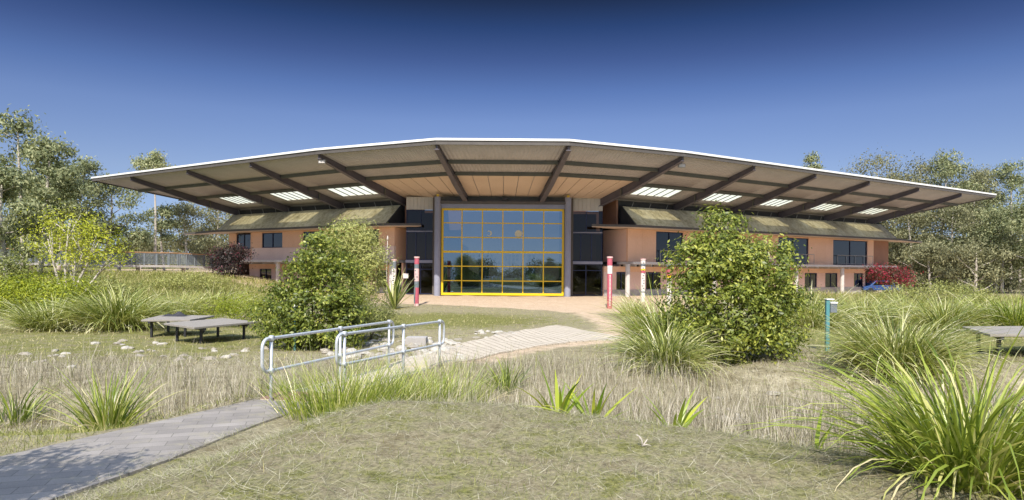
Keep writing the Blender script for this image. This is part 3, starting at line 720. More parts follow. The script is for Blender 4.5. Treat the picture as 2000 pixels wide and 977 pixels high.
# the hall behind the glass
mb = MB(); mb.box(XL-0.5, XR+0.5, 54.5, 68, -0.06, 0.02); mb.build('hall_floor', M['inside'], B_)
mb = MB(); mb.box(XL-0.6, XR+0.6, 68.0, 68.2, 0, 8.0); mb.box(XL-0.8, XL-0.6, 54.6, 68, 0, 8.0); mb.box(XR+0.6, XR+0.8, 54.6, 68, 0, 8.0); mb.build('hall_wall', M['inside'], B_)
mb = MB()
for cx_ in (925, 935, 952, 960, 967, 975, 988, 995, 1003, 1010, 1034, 1042):
    for cy_ in (491, 500, 507, 514, 520):
        if (cx_*7+cy_*3) % 11 < 8:
            x, z = xat(cx_, 62), zat(cx_, cy_, 62); mb.box(x-0.11, x+0.11, 61.97, 62.03, z-0.11, z+0.11)
mb.build('hanging_display', M['white'], B_)
mb = MB()
for px in (945, 1036):
    x = xat(px, 60); mb.box(x-0.45, x+0.45, 60, 60.1, 0.1, 2.3)
mb.build('display_board', M['cream'], B_)
mb = MB()
for k in range(6):
    a, b = XL+(XR-XL)*k/6, XL+(XR-XL)*(k+1)/6
    mb.tube([(a, 54.6, 0.1 if k % 2 else 1.3), (b, 54.6, 1.3 if k % 2 else 0.1)], 0.04, 6)
mb.build('bracing', M['steel'], B_)

# ------------------------------------------------------------------ footbridge on the left
fb = empty('footbridge', (-34, 62, 2), 'raised footbridge with dark metal balustrade and timber handrail leading to the left wing', 'footbridge')
fpts = [(xat(-120, 60), 60.0), (xat(60, 61), 61.0), (xat(205, 62), 62.0), (xat(330, 65), 65.0), (xat(412, 68), 68.0)]
fzd = [zat(-120, 508, 60), zat(60, 513, 61), zat(205, 517, 62), zat(330, 518, 65), zat(412, 521, 68)]
mbd, mbr, mbp, mbb = MB(), MB(), MB(), MB()
def fpt(t):
    k = min(int(t), len(fpts)-2); a = t-k
    return (*lp(fpts[k], fpts[k+1], a), fzd[k]+(fzd[k+1]-fzd[k])*a)
NT = 40
for k in range(NT):
    p, q = fpt(4*k/NT), fpt(4*(k+1)/NT)
    mbd.hexa([(p[0], p[1], p[2]-0.22), (q[0], q[1], q[2]-0.22), (q[0], q[1]+2.2, q[2]-0.22), (p[0], p[1]+2.2, p[2]-0.22)], [(p[0], p[1], p[2]), (q[0], q[1], q[2]), (q[0], q[1]+2.2, q[2]), (p[0], p[1]+2.2, p[2])])
for side in (0.05, 2.15):
    pl = [fpt(4*k/NT) for k in range(NT+1)]
    mbr.tube([(p[0], p[1]+side, p[2]+1.2) for p in pl], 0.06, 6)
    mbp.tube([(p[0], p[1]+side, p[2]+1.08) for p in pl], 0.025, 6); mbp.tube([(p[0], p[1]+side, p[2]+0.12) for p in pl], 0.025, 6)
    for k in range(0, NT+1, 2):
        p = pl[k]; mbp.box(p[0]-0.05, p[0]+0.05, p[1]+side-0.03, p[1]+side+0.03, p[2], p[2]+1.15)
    mbb = MB()
    for k in range(NT*6):
        p = fpt(4*k/(NT*6)); mbb.box(p[0]-0.012, p[0]+0.012, p[1]+side-0.012, p[1]+side+0.012, p[2]+0.12, p[2]+1.08)
    tag(mbb.build('balusters', M['pgrey'], fb), kind='stuff')
mbd.build('deck', M['concrete'], fb); mbr.build('handrail', M['timber'], fb); mbp.build('rail_frame', M['pgrey'], fb)
for t in (0.6, 1.6, 2.4, 3.2):
    p = fpt(t); mb = MB(); mb.lathe((p[0], p[1]+1.1, gzs(p[0], p[1])-0.3), [(0.16, 0), (0.16, p[2]-0.22-gzs(p[0], p[1])+0.29)], 12); mb.build('pier', M['concrete'], fb)

# ------------------------------------------------------------------ handrails
def handrail(p0, p1, zg0, zg1, label, posts, mids=True):
    a, b = Vector((*p0, zg0)), Vector((*p1, zg1)); hr = empty('handrail', a, label, 'handrail', None)
    d = (b-a); L = d.length; d.normalize(); r = 0.027
    ztop, zlow = 1.0, 0.48
    def pt(s, h): return a+d*s+Vector((0, 0, h))
    def bend(s, sgn):
        rr = 0.14; out = []
        for k in range(7):
            t = math.pi/2*k/6; out.append(pt(s+sgn*(0.10+rr*math.sin(t)), ztop-rr+rr*math.cos(t)))
        for k in range(7):
            t = math.pi/2*k/6; out.append(pt(s+sgn*(0.10+rr*math.cos(t)), zlow+rr-rr*math.sin(t)))
        return out
    loop = bend(0, -1)[::-1]+[pt(L*k/8, ztop) for k in range(9)]+bend(L, 1)+[pt(L*k/8, zlow) for k in range(8, -1, -1)]
    loop.append(loop[0])
    mb = MB(); mb.tube(loop, r, 10, False); mb.build('rail', M['galv'], hr, shade=True)
    for s in posts:
        p = pt(L*s, 0); g = min(gzs(p.x, p.y), p.z)-0.15
        mb = MB(); mb.tube([(p.x, p.y, g), (p.x, p.y, p.z+ztop-0.02)], 0.026, 10); po = mb.build('post', M['galv'], hr, shade=True)
        mb = MB()
        for h in (ztop, zlow):
            q = pt(L*s, h); mb.lathe((q.x, q.y, q.z-0.045), [(0.036, 0), (0.042, 0.02), (0.042, 0.07), (0.036, 0.09)], 10)
            mb.tube([q-d*0.05, q+d*0.05], 0.038, 10)
        mb.build('clamp', M['galv'], po, shade=True)
handrail((-3.83, 10.62), (-2.76, 15.0), 0.06, -0.02, 'galvanised handrail on the far side of the plank bridge, loop end nearest the path', (0, 0.5, 1))
handrail((-2.86, 11.4), (-1.64, 15.2), 0.06, -0.02, 'galvanised handrail on the near side of the plank bridge behind fine grass', (0, 0.55, 1))

# ------------------------------------------------------------------ platform benches
def bench(corners, h, label):
    c = (sum(p[0] for p in corners)/4, sum(p[1] for p in corners)/4); zg = gzs(*c)
    b = empty('bench', (*c, zg), label, 'bench')
    q = [Vector(p) for p in corners]; mb = MB(); n = 6; g = 0.008
    for k in range(n):
        a0, a1 = q[0].lerp(q[3], k/n), q[0].lerp(q[3], (k+1)/n-g); b0, b1 = q[1].lerp(q[2], k/n), q[1].lerp(q[2], (k+1)/n-g)
        mb.prism([a0, b0, b1, a1], zg+h-0.06, zg+h)
    mb.build('slatted_top', M['bench'], b, bevel=0.006)
    mb = MB()
    for t in (0.16, 0.84):
        a, d = q[0].lerp(q[1], t), q[3].lerp(q[2], t); s = (q[1]-q[0]).normalized()*0.04
        mb.prism([a-s, a+s, d+s, d-s], zg+h-0.13, zg+h-0.062)
    mb.build('bearer', M['black'], b)
    for t, s in ((0.16, 0.12), (0.84, 0.12), (0.16, 0.88), (0.84, 0.88)):
        p = q[0].lerp(q[1], t).lerp(q[3].lerp(q[2], t), s); mb = MB(); mb.box(p.x-0.035, p.x+0.035, p.y-0.035, p.y+0.035, gzs(p.x, p.y)-0.1, zg+h-0.132); mb.build('leg', M['black'], b)
    return zg
def pat(px, D): return (xat(px, D), D)
bench([pat(380, 19.9), pat(504, 22.2), pat(436, 23.6), pat(320, 21.3)], 0.60, 'grey slatted platform bench nearer the shrubs, standing in front of the other left bench')
zb = bench([pat(276, 22.4), pat(372, 22.6), pat(420, 24.6), pat(318, 24.8)], 0.60, 'grey slatted platform bench half hidden behind the other, with dark cloth on it')
bench([pat(1935, 15.4), pat(2085, 15.6), pat(2040, 18.0), pat(1880, 17.6)], 0.58, 'grey slatted platform bench at the right edge beside the big pale tussock')
mb = MB(); px_ = xat(345, 24.2)
V_ = []
for j in range(7):
    for i in range(11):
        u, v = i/10*2-1, j/6*2-1; hh = max(0, 1-u*u)*max(0, 1-v*v)
        V_.append((px_+u*0.42, 24.2+v*0.25, zb+0.601+0.12*hh*(1+0.6*math.sin(5*u+2*v))))
F_ = [(j*11+i, j*11+i+1, (j+1)*11+i+1, (j+1)*11+i) for j in range(6) for i in range(10)]
mb.add(V_, F_); tag(mb.build('folded_jacket', M['cloth'], shade=True), 'dark cloth bundle lying on the rear left bench', 'jacket')

# ------------------------------------------------------------------ painted totem poles
def totem(px, D, ztop_px, r, bands, label, zb=None, marks=()):
    x = xat(px, D); g = gzs(x, D); zt = zat(px, ztop_px, D); H = zt-g
    t = empty('totem_pole', (x, D, g), label, 'totem pole', 'painted totem poles on the forecourt')
    mb = MB(); mb.lathe((x, D, g-0.1), [(r*0.97, 0), (r*0.97, H+0.06)], 20); mb.build('shaft', M['pwhite'], t)
    for f0, f1, mt in bands:
        mb = MB(); mb.lathe((x, D, g+H*f0+0.003), [(r*1.02, 0), (r*1.02, H*(f1-f0)-0.006)], 24); mb.build('painted_band', M[mt], t)
    mb = MB(); mb.lathe((x, D, g+H), [(r*1.15, -0.05), (r*1.22, 0.0), (r*1.15, 0.05)], 20); mb.build('cap', M['ppink'], t)
    if marks:
        mb = MB()
        for a, f, w, h, mt in marks:
            an = R_(-90+a); d = Vector((math.cos(an), math.sin(an), 0)); s = Vector((-d.y, d.x, 0)); c = Vector((x, D, g+H*f))+d*(r*1.03)
            n = 8; ring = [c+s*(w*math.cos(2*math.pi*k/n))+Vector((0, 0, h*math.sin(2*math.pi*k/n))) for k in range(n)]
            mb.add([p-d*0.05 for p in ring]+[p+d*0.012 for p in ring], [tuple(range(n, 2*n))]+[(k, (k+1) % n, n+(k+1) % n, n+k) for k in range(n)])
        mb.build('painted_mark', M[marks[0][4]], t)
totem(814, 43, 503, 0.15, [(0.86, 1, 'red'), (0.77, 0.86, 'pgrey'), (0.51, 0.77, 'ppink'), (0.38, 0.51, 'pgrey'), (0.0, 0.05, 'ppink'), (0.05, 0.38, 'red')],
      'totem pole with red top, grey bands and pink middle, left of the glass wall', marks=[(-25, 0.73, 0.05, 0.04, 'pgrey'), (-15, 0.66, 0.04, 0.03, 'pgrey'), (15, 0.6, 0.05, 0.05, 'pgrey'), (-40, 0.55, 0.05, 0.05, 'pgrey'), (-40, 0.3, 0.07, 0.3, 'pgrey'), (-45, 0.2, 0.06, 0.25, 'pgrey'), (-45, 0.12, 0.06, 0.25, 'pgrey')])
totem(769.5, 49, 508, 0.17, [(0.78, 0.96, 'pgrey')], 'white totem pole with grey top and dark curling marks, in front of the left wing',
      marks=[(10*math.sin(k*2.3), 0.75-k*0.055, 0.045+0.03*(k % 2), 0.035, 'pblack') for k in range(12)])
totem(715, 46, 511, 0.16, [(0.8, 0.98, 'pwhite'), (0.66, 0.8, 'pgreen'), (0.5, 0.66, 'yellow')], 'totem pole with green and yellow bands, mostly hidden behind the left shrubs')
totem(1191, 42, 503, 0.16, [(0.84, 1, 'red'), (0.68, 0.84, 'pwhite'), (0.0, 0.68, 'red')], 'red totem pole with a pale dotted stripe and white collar, right of the glass wall',
      marks=[(0, 0.06+k*0.0255, 0.05, 0.028, 'pwhite') for k in range(24)])
totem(1256, 47, 507, 0.16, [(0.90, 1.0, 'pwhite'), (0.84, 0.9, 'pgrey'), (0.74, 0.78, 'yellow'), (0.68, 0.74, 'red'), (0.22, 0.25, 'pgrey')], 'white totem pole with yellow and red patches, second from the glass wall on the right',
      marks=[(14*math.sin(k*1.9), 0.92-k*0.06, 0.05, 0.03, 'pblack') for k in range(11)])
totem(1307, 45, 510, 0.16, [(0.82, 1, 'pgrey'), (0.68, 0.82, 'red'), (0.62, 0.68, 'yellow')], 'totem pole with grey top and red band, half hidden behind the big right bush')

# ------------------------------------------------------------------ small fittings
def bollard(px, D, top, label, big=True):
    x = xat(px, D); g = gzs(x, D); zt = zat(px, top, D); b = empty('bollard_light', (x, D, g), label, 'bollard light', None)
    hw = 0.045 if big else 0.026; mb = MB(); mb.box(x-hw, x+hw, D-hw, D+hw, g-0.1, zt); mb.build('post', M['teal'], b, bevel=0.008)
    mb = MB()
    if big:
        mb.box(x+0.047, x+0.23, D-0.09, D+0.09, zt-0.09, zt-0.05); mb.box(x-0.05, x+0.15, D-0.07, D+0.07, zt+0.002, zt+0.03)
        mb.build('lamp_hood', M['white'], b, bevel=0.006)
        mb = MB(); mb.box(x+0.05, x+0.22, D-0.07, D+0.07, zt-0.32, zt-0.092); mb.build('lamp_box', M['pgrey'], b, bevel=0.006)
    else:
        mb.lathe((x, D, zt), [(0.06, 0.002), (0.07, 0.03), (0.05, 0.07)], 12); mb.build('lamp_hood', M['white'], b)
bollard(1616.5, 17.0, 586, 'teal path light with white hood beside the big pale tussock')
bollard(577, 18.75, 600, 'slim teal path light with small white cap in front of the left shrubs', False)
pc = (xat(815, 21), 21.0)
mb = MB(); g = gzs(*pc); mb.box(pc[0]-0.32, pc[0]+0.32, pc[1]-0.25, pc[1]+0.25, g-0.1, g+0.24); tag(mb.build('concrete_pit', M['concrete'], bevel=0.02), 'square concrete pit block among the pale creek rocks', 'concrete block')

x = xat(756, 41); mb = MB(); mb.tube([(x, 41, gzs(x, 41)-0.1), (x-0.03, 41, 2.2), (x+0.02, 41, zat(754, 470, 41))], [0.035, 0.03, 0.02], 8); mb.lathe((x+0.02, 41, zat(754, 470, 41)), [(0.03, 0), (0.06, 0.1), (0.02, 0.3)], 8)
tag(mb.build('pole', M['bark_pale'], shade=True), 'thin pale pole standing behind the left shrubs', 'pole')
# car behind the far right corner of the building
def car(px, D, label):
    x = xat(px, D); g = zat(px, 545, D)-1.6; c = empty('parked_car', (x, D, g), label, 'car')
    L2 = 2.1; W = 0.85
    prof = [(-L2, 0.35), (-L2, 0.75), (-1.35, 0.88), (-0.75, 1.42), (0.75, 1.46), (1.55, 0.95), (L2, 0.85), (L2, 0.35)]
    mb = MB(); n = len(prof)
    mb.add([(x+p, D-W, g+z) for p, z in prof]+[(x+p, D+W, g+z) for p, z in prof], [tuple(range(n)), tuple(range(2*n-1, n-1, -1))]+[(k, n+k, n+(k+1) % n, (k+1) % n) for k in range(n)])
    mb.build('body', M['carblue'], c, bevel=0.06)
    mb = MB(); mb.add([(x-1.1, D-W-0.01, g+0.92), (x+1.35, D-W-0.01, g+0.95), (x+0.72, D-W-0.01, g+1.36), (x-0.68, D-W-0.01, g+1.33)], [(0, 1, 2, 3)]); mb.build('side_window', M['darkglass'], c)
    for dx in (-1.3, 1.3):
        mb = MB(); mb.tube([(x+dx, D-W-0.02, g+0.32), (x+dx, D+W+0.02, g+0.32)], 0.32, 18); mb.build('wheel', M['black'], c)
car(1716, 74, 'blue car parked beyond the right end of the building')

# ------------------------------------------------------------------ plants
def blades(n, base, az, tilt, bend, L, w, seg=5, tone=None, flat=0.0, r=None):
    """n blades -> V,Q,tone arrays; base (n,3), az heading, tilt from vertical at base, bend added by the tip"""
    s = np.linspace(0, 1, seg+1)
    ang = tilt[:, None]+bend[:, None]*s[None, :]**1.4
    am = (ang[:, 1:]+ang[:, :-1])/2; dl = (L/seg)[:, None]
    h = np.concatenate([np.zeros((n, 1)), np.cumsum(np.sin(am)*dl, 1)], 1); v = np.concatenate([np.zeros((n, 1)), np.cumsum(np.cos(am)*dl, 1)], 1)
    ca, sa = np.cos(az)[:, None], np.sin(az)[:, None]
    c = np.stack([base[:, 0:1]+h*ca, base[:, 1:2]+h*sa, base[:, 2:3]+v], -1)
    tw = r.normal(0, 0.5, n)
    sx, sy = -np.sin(az+tw), np.cos(az+tw)
    ww = (w[:, None]*np.maximum(1-s[None, :]**2.2, 0.06))*np.minimum(1, 0.6+1.2*s[None, :])/2
    off = np.stack([sx[:, None]*ww, sy[:, None]*ww, np.zeros_like(ww)+0.35*ww*r.choice([-1, 1], n)[:, None]], -1)
    V = np.stack([c-off, c+off], 2).reshape(-1, 3)
    m = seg+1; b0 = (np.arange(n)*m*2)[:, None]+np.arange(seg)[None, :]*2
    Q = np.stack([b0, b0+1, b0+3, b0+2], -1).reshape(-1, 4)
    t = np.repeat(tone, m*2) if tone is not None else None
    return V, Q, t
def tussock_mesh(n, H, spread, w, droop, mat, seed, rbase=0.25, tone=(0.45, 0.25), tiltmax=1.05, parent=None, name='foliage'):
    r = np.random.default_rng(seed)
    az = r.uniform(0, 2*np.pi, n); q = np.sqrt(r.uniform(0, 1, n))
    rb = rbase*q; base = np.stack([rb*np.cos(az), rb*np.sin(az), -0.05+0*az], -1)
    az2 = az+r.normal(0, 0.5, n)
    tilt = q*tiltmax*r.uniform(0.35, 1.0, n); L = H*r.uniform(0.6, 1.12, n)*(1+0.15*q)
    bend = droop*r.uniform(0.35, 1.2, n)
    tn = np.clip(r.normal(tone[0], tone[1], n), 0, 1); dead = r.uniform(0, 1, n) < 0.07          # dead, collapsed blades
    tn[dead] = r.uniform(0.9, 1.0, dead.sum()); bend[dead] *= 1.7; L[dead] *= 0.85; tilt[dead] += 0.25
    kink = r.uniform(0, 1, n) < 0.12; bend[kink] *= r.uniform(1.3, 2.0, kink.sum()); clump = np.sin(az*3+seed)+np.sin(az*7+2*seed); L *= 1+0.10*clump; tn = np.clip(tn+0.06*clump, 0, 1)
    th = np.arange(n) < n*0.12                                    # brown thatch lying round the base
    tilt[th] = r.uniform(1.15, 1.6, th.sum()); bend[th] = r.uniform(-0.1, 0.5, th.sum()); L[th] *= 0.5; tn[th] = r.uniform(0.85, 1.0, th.sum())
    V, Q, t = blades(n, base, az2, tilt, bend, L, w*r.uniform(0.6, 1.2, n), 6, tn, r=r)
    return np_mesh(name, V, Q, t, mat, parent, True)
def tussock(px, D, H, n, w, droop, mat, label, seed, name='tussock', cat='grass clump', rbase=0.25, tone=(0.45, 0.25), tiltmax=1.05, sc=(1, 1), dz=0.0, group=None):
    x = xat(px, D); o = tussock_mesh(n, H, 1, w, droop, M[mat], seed, rbase, tone, tiltmax, None, name)
    o.location = (x, D, gzs(x, D)+dz); o.scale = (sc[0], sc[1], 1)
    return tag(o, label, cat, group)
T = tussock
T(1895, 4.95, 1.18, 820, 0.024, 1.45, 'lomandra', 'huge bright green strap leaf tussock in the right foreground corner', 1, rbase=0.36, tone=(0.6, 0.2), tiltmax=1.1)
T(1985, 6.6, 1.15, 600, 0.020, 1.3, 'lomandra', 'upright green tussock cut by the right edge behind the foreground tussock', 2, rbase=0.3, tone=(0.5, 0.25))
T(1755, 14.2, 1.62, 2200, 0.024, 1.6, 'pale_lomandra', 'big straw tipped tussock with arching blades in front of the right bench', 3, rbase=0.6, tone=(0.56, 0.30), tiltmax=1.05)
T(1300, 15.2, 1.38, 1300, 0.024, 1.75, 'pale_lomandra', 'drooping pale tussock at the left foot of the big right bush', 4, rbase=0.4, tone=(0.5, 0.3))
T(1300, 18.5, 2.1, 1000, 0.028, 1.5, 'lomandra', 'tall tussock tucked behind the left side of the big right bush', 5, rbase=0.5, tone=(0.62, 0.22))
T(214, 10.0, 1.0, 230, 0.026, 0.75, 'lomandra', 'upright bright green clump standing beside the grey paved path', 6, rbase=0.22, tone=(0.52, 0.22), tiltmax=0.95)
T(30, 11.0, 0.75, 110, 0.026, 0.9, 'lomandra', 'dark green clump at the left edge in the dry grass', 7, rbase=0.25, tone=(0.4, 0.2))
T(235, 25.5, 2.0, 2000, 0.032, 1.6, 'pale_lomandra', 'large rounded tussock behind the left benches, bigger of the pair', 8, rbase=0.8, tone=(0.5, 0.25), sc=(1.15, 1))
T(98, 25.0, 1.55, 1200, 0.032, 1.6, 'pale_lomandra', 'lower pale tussock left of the large rounded one by the benches', 9, rbase=0.7, tone=(0.55, 0.25), sc=(1.15, 1))
T(990, 13.2, 0.75, 110, 0.024, 0.9, 'lomandra', 'small dark green clump in the middle of the dry creek grass', 10, rbase=0.2, tone=(0.35, 0.2))
T(540, 11.6, 0.55, 130, 0.022, 1.0, 'lomandra', 'low green clump under the looped end of the far handrail', 11, rbase=0.22, tone=(0.5, 0.2))
T(1845, 24.0, 1.6, 900, 0.034, 1.6, 'pale_lomandra', 'pale tussock behind the right bench, left of two', 12, rbase=0.7, tone=(0.58, 0.25))
T(1985, 23.0, 1.75, 800, 0.034, 1.3, 'lomandra', 'greener upright tussock behind the right bench at the photo edge', 13, rbase=0.6, tone=(0.55, 0.22))
T(1690, 27.0, 1.6, 900, 0.034, 1.5, 'pale_lomandra', 'tussock behind the teal path light, below the blue car', 14, rbase=0.8, tone=(0.55, 0.25))
T(1585, 25.5, 1.8, 800, 0.034, 1.5, 'pale_lomandra', 'yellowish tussock just right of the big right bush', 15, rbase=0.7, tone=(0.6, 0.25))
T(1770, 31.0, 1.8, 800, 0.04, 1.5, 'pale_lomandra', 'hazy tussock at the back of the right bed', 16, rbase=0.9, tone=(0.6, 0.25))
T(1925, 31.0, 1.7, 800, 0.04, 1.5, 'pale_lomandra', 'distant tussock below the right woodland, farthest right of the bed', 17, rbase=0.9, tone=(0.62, 0.25))
T(345, 33.0, 1.6, 900, 0.04, 1.6, 'pale_lomandra', 'pale tussock behind the left benches, below the footbridge', 18, rbase=0.9, tone=(0.62, 0.25))
T(420, 36.0, 1.7, 900, 0.04, 1.6, 'pale_lomandra', 'pale tussock below the dark purple bush', 19, rbase=1.0, tone=(0.62, 0.25))
T(1235, 36.0, 1.35, 420, 0.026, 0.9, 'pale_lomandra', 'thin dry grass clump at the foot of the red totem pole', 20, rbase=0.5, tone=(0.8, 0.2))
T(1480, 22.0, 1.2, 500, 0.03, 1.5, 'pale_lomandra', 'low pale tussock behind the right foot of the big bush', 21, rbase=0.5, tone=(0.55, 0.25))
# fine green grass along the near handrail
for k, (px, D, n, H) in enumerate(((652, 9.7, 560, 0.88), (705, 10.2, 560, 0.95), (770, 10.7, 520, 1.0), (835, 11.2, 520, 1.0), (885, 11.8, 400, 0.95))):
    T(px, D, H*1.12, n, 0.010, 0.75, 'lomandra', ('fine green grass clump beside the end of the grey path', 'fine grass clump under the curved start of the near handrail', 'fine grass clump below the middle of the near handrail', 'fine grass clump round the middle post of the near handrail', 'fine grass clump below the far end of the near handrail')[k], 30+k, rbase=0.5, tone=(0.58, 0.22), tiltmax=0.5, sc=(1.3, 0.8), group='fine grass clumps along the near handrail')
# lilies with broad leaves
def lily(px, D, H, n, w, label, seed, bendk=0.6, name='lily_plant', mat='lily', tm=1.1, dz=0):
    return T(px, D, H, n, w, bendk, mat, label, seed, name, 'lily plant', rbase=0.07, tone=(0.55, 0.25), tiltmax=tm, dz=dz)
lily(1092, 7.9, 0.66, 20, 0.06, 'yellow green broad leaved lily on the mound crest, left of the pair', 40, dz=0.02)
lily(1160, 7.7, 0.66, 18, 0.06, 'yellow green broad leaved lily on the mound crest, right of the pair', 41, dz=0.02)
lily(1320, 6.8, 0.50, 12, 0.05, 'sparse low lily with few leaves on the right slope of the mound', 42)
lily(1590, 5.9, 0.42, 4, 0.045, 'few yellowing broad leaves left of the foreground tussock', 43)
lily(770, 40.0, 2.4, 46, 0.17, 'tall flax plant with broad striped leaves beside the left totem pole', 44, 0.55, 'flax_plant', 'pale_lomandra', 0.85)
lily(1335, 19.5, 2.0, 24, 0.09, 'broad leaved flax rising behind the pale drooping tussock', 45, 0.6, 'flax_plant', 'pale_lomandra', 0.8)

# leafy shrubs
def leaf_mesh(name, lobes, nclus, nper, size, mat, seed, parent, spread=0.22, shell=(0.55, 1.02), droop=0.0, aspect=0.45, tone=(0.5, 0.22), rag=0.12):
    """lobes: (cx,cy,cz,rx,ry,rz); leaf-sized faces in clusters through the crown"""
    r = np.random.default_rng(seed); lb = np.array(lobes, float)
    wgt = (lb[:, 3]*lb[:, 4]*lb[:, 5])**0.7; wgt /= wgt.sum(); li = r.choice(len(lb), nclus, p=wgt)
    d = r.normal(size=(nclus, 3)); d[:, 2] = d[:, 2]*0.9+0.15; d /= np.linalg.norm(d, axis=1)[:, None]
    rad = r.uniform(shell[0]**2, shell[1]**2, nclus)**0.5*(1+rag*np.sin(d[:, 0]*7+d[:, 2]*5+seed)*np.cos(d[:, 1]*4+d[:, 2]*6+li))
    cc = lb[li, :3]+d*lb[li, 3:]*rad[:, None]
    cs = spread*r.uniform(0.6, 1.4, nclus); ctone = r.normal(0, 0.12, nclus)
    cnt = np.maximum(3, (nper*r.uniform(0.5, 1.5, nclus)*(cs/spread)**1.5).astype(int))
    ci = np.repeat(np.arange(nclus), cnt); n = len(ci)
    off = r.normal(size=(n, 3))*cs[ci][:, None]*np.array([1, 1, 0.72]); p = cc[ci]+off
    p[:, 2] = np.maximum(p[:, 2], 0.03)
    out = d[ci]*0.8+off/np.maximum(np.linalg.norm(off, axis=1), 1e-6)[:, None]*0.6+r.normal(size=(n, 3))*0.55+np.array([0, 0, 0.35])
    out /= np.linalg.norm(out, axis=1)[:, None]
    ax = np.cross(out, r.normal(size=(n, 3))); ax[:, 2] -= droop; ax /= np.linalg.norm(ax, axis=1)[:, None]
    bx = np.cross(out, ax); bx /= np.maximum(np.linalg.norm(bx, axis=1), 1e-6)[:, None]
    sz = size*r.uniform(0.6, 1.3, n)[:, None]; wd = sz*aspect*0.5
    V = np.stack([p-ax*sz*0.5, p+bx*wd-ax*sz*0.05+out*wd*0.25, p+ax*sz*0.5, p-bx*wd-ax*sz*0.05+out*wd*0.25], 1).reshape(-1, 3)
    Q = np.arange(4*n).reshape(n, 4)
    tn = np.clip(r.normal(tone[0], tone[1], n)+ctone[ci], 0, 1)
    return np_mesh(name, V, Q, np.repeat(tn, 4), M[mat], parent, True)
def stems(lobes, seed, parent, mat='bark', rad=0.035, name='trunk', base=0.15, top=0.6):
    r = random.Random(seed); mb = MB()
    for (cx, cy, cz, rx, ry, rz) in lobes:
        b = Vector((r.uniform(-base, base), r.uniform(-base, base), -0.1)); t = Vector((cx, cy, cz+rz*(top-0.4)))
        m = b.lerp(t, 0.5)+Vector((r.uniform(-.1, .1), r.uniform(-.1, .1), 0.05))*1.5
        mb.tube([b, b.lerp(m, 0.5), m, m.lerp(t, 0.6), t], [rad, rad*0.85, rad*0.7, rad*0.5, rad*0.25], 7)
        for k in range(4):
            s = m.lerp(t, r.uniform(0, 0.8)); e2 = Vector((cx+r.uniform(-1, 1)*rx*0.8, cy+r.uniform(-1, 1)*ry*0.8, cz+r.uniform(-.3, .8)*rz)); mb.tube([s, s.lerp(e2, 0.5)+Vector((0, 0, 0.05)), e2], [rad*0.4, rad*0.3, rad*0.12], 5)
    return mb.build(name, M[mat], parent, True, True)
def shrub(px, D, lobes, nclus, nper, size, mat, label, seed, name='shrub', cat='shrub', group=None, stem='bark', rad=0.03, dz=0.0, **k):
    x = xat(px, D); o = empty(name, (x, D, gzs(x, D)+dz), label, cat, group)
    leaf_mesh('foliage', lobes, nclus, nper, size, mat, seed, o, **k)
    stems(lobes, seed, o, stem, rad)
    return o
# the big right bush
shrub(1428, 16.6, [(-0.3, 0, 2.65, 0.6, 0.7, 0.75), (-0.85, 0, 2.25, 0.6, 0.7, 0.75), (0.85, 0.1, 2.4, 0.7, 0.8, 0.7), (0.3, 0, 2.2, 0.7, 0.8, 0.7), (-1.0, 0, 1.25, 0.55, 0.7, 0.75), (0.1, -0.3, 1.1, 1.0, 0.8, 0.8), (1.15, 0.1, 1.3, 0.55, 0.8, 0.75), (-0.2, 0, 3.35, 0.35, 0.35, 0.4), (-0.5, -0.1, 0.5, 0.8, 0.8, 0.5), (0.75, -0.1, 0.5, 0.9, 0.8, 0.5)],
      620, 46, 0.110, 'bright_leaf', 'big glossy green bush standing alone right of the boardwalk', 50, spread=0.125, rag=0.3, shell=(0.7, 1.22), aspect=0.45, tone=(0.44, 0.27))
# left shrub group
shrub(610, 19.6, [(0.3, 0, 2.75, 0.6, 0.7, 0.6), (-0.35, 0, 2.1, 0.42, 0.6, 0.5), (-0.9, 0, 1.4, 0.55, 0.7, 0.5), (0.65, 0, 1.9, 0.8, 0.8, 0.75), (-0.8, 0, 0.75, 0.7, 0.8, 0.7), (0.2, -0.3, 1.0, 1.0, 0.8, 0.8), (0.95, 0.0, 0.9, 0.6, 0.8, 0.75), (0.0, -0.3, 0.4, 1.1, 0.8, 0.4)],
      500, 44, 0.115, 'bright_leaf', 'dense dark green shrub standing nearest in the clump behind the handrails', 51, spread=0.125, rag=0.3, shell=(0.7, 1.22), aspect=0.45, tone=(0.34, 0.25))
shrub(690, 24.5, [(-0.1, 0, 3.4, 0.95, 0.9, 0.75), (0.55, 0, 2.7, 0.75, 0.8, 0.7), (-0.6, 0, 2.7, 0.8, 0.8, 0.8), (0.2, 0, 1.8, 0.9, 0.8, 0.9)],
      560, 34, 0.11, 'olive_leaf', 'feathery light green tree rising behind the dense left shrub', 52, 'small_tree', 'small tree', spread=0.2, aspect=0.3, tone=(0.82, 0.16))
shrub(722, 22.5, [(0, 0, 0.85, 0.8, 0.8, 0.75), (0.45, 0, 0.55, 0.65, 0.7, 0.6), (-0.5, 0, 0.6, 0.6, 0.7, 0.6)], 260, 34, 0.085, 'olive_leaf', 'low dark needle leaved shrub at the right foot of the left clump', 53, spread=0.16, aspect=0.25, tone=(0.35, 0.2))
shrub(478, 27, [(0, 0, 0.75, 1.2, 0.9, 0.7), (-0.9, 0, 0.6, 0.9, 0.9, 0.6), (1.0, 0, 0.6, 0.9, 0.9, 0.55)], 260, 34, 0.09, 'lime_leaf', 'low rounded green shrub behind the left benches', 54, spread=0.2, aspect=0.25, tone=(0.35, 0.2))
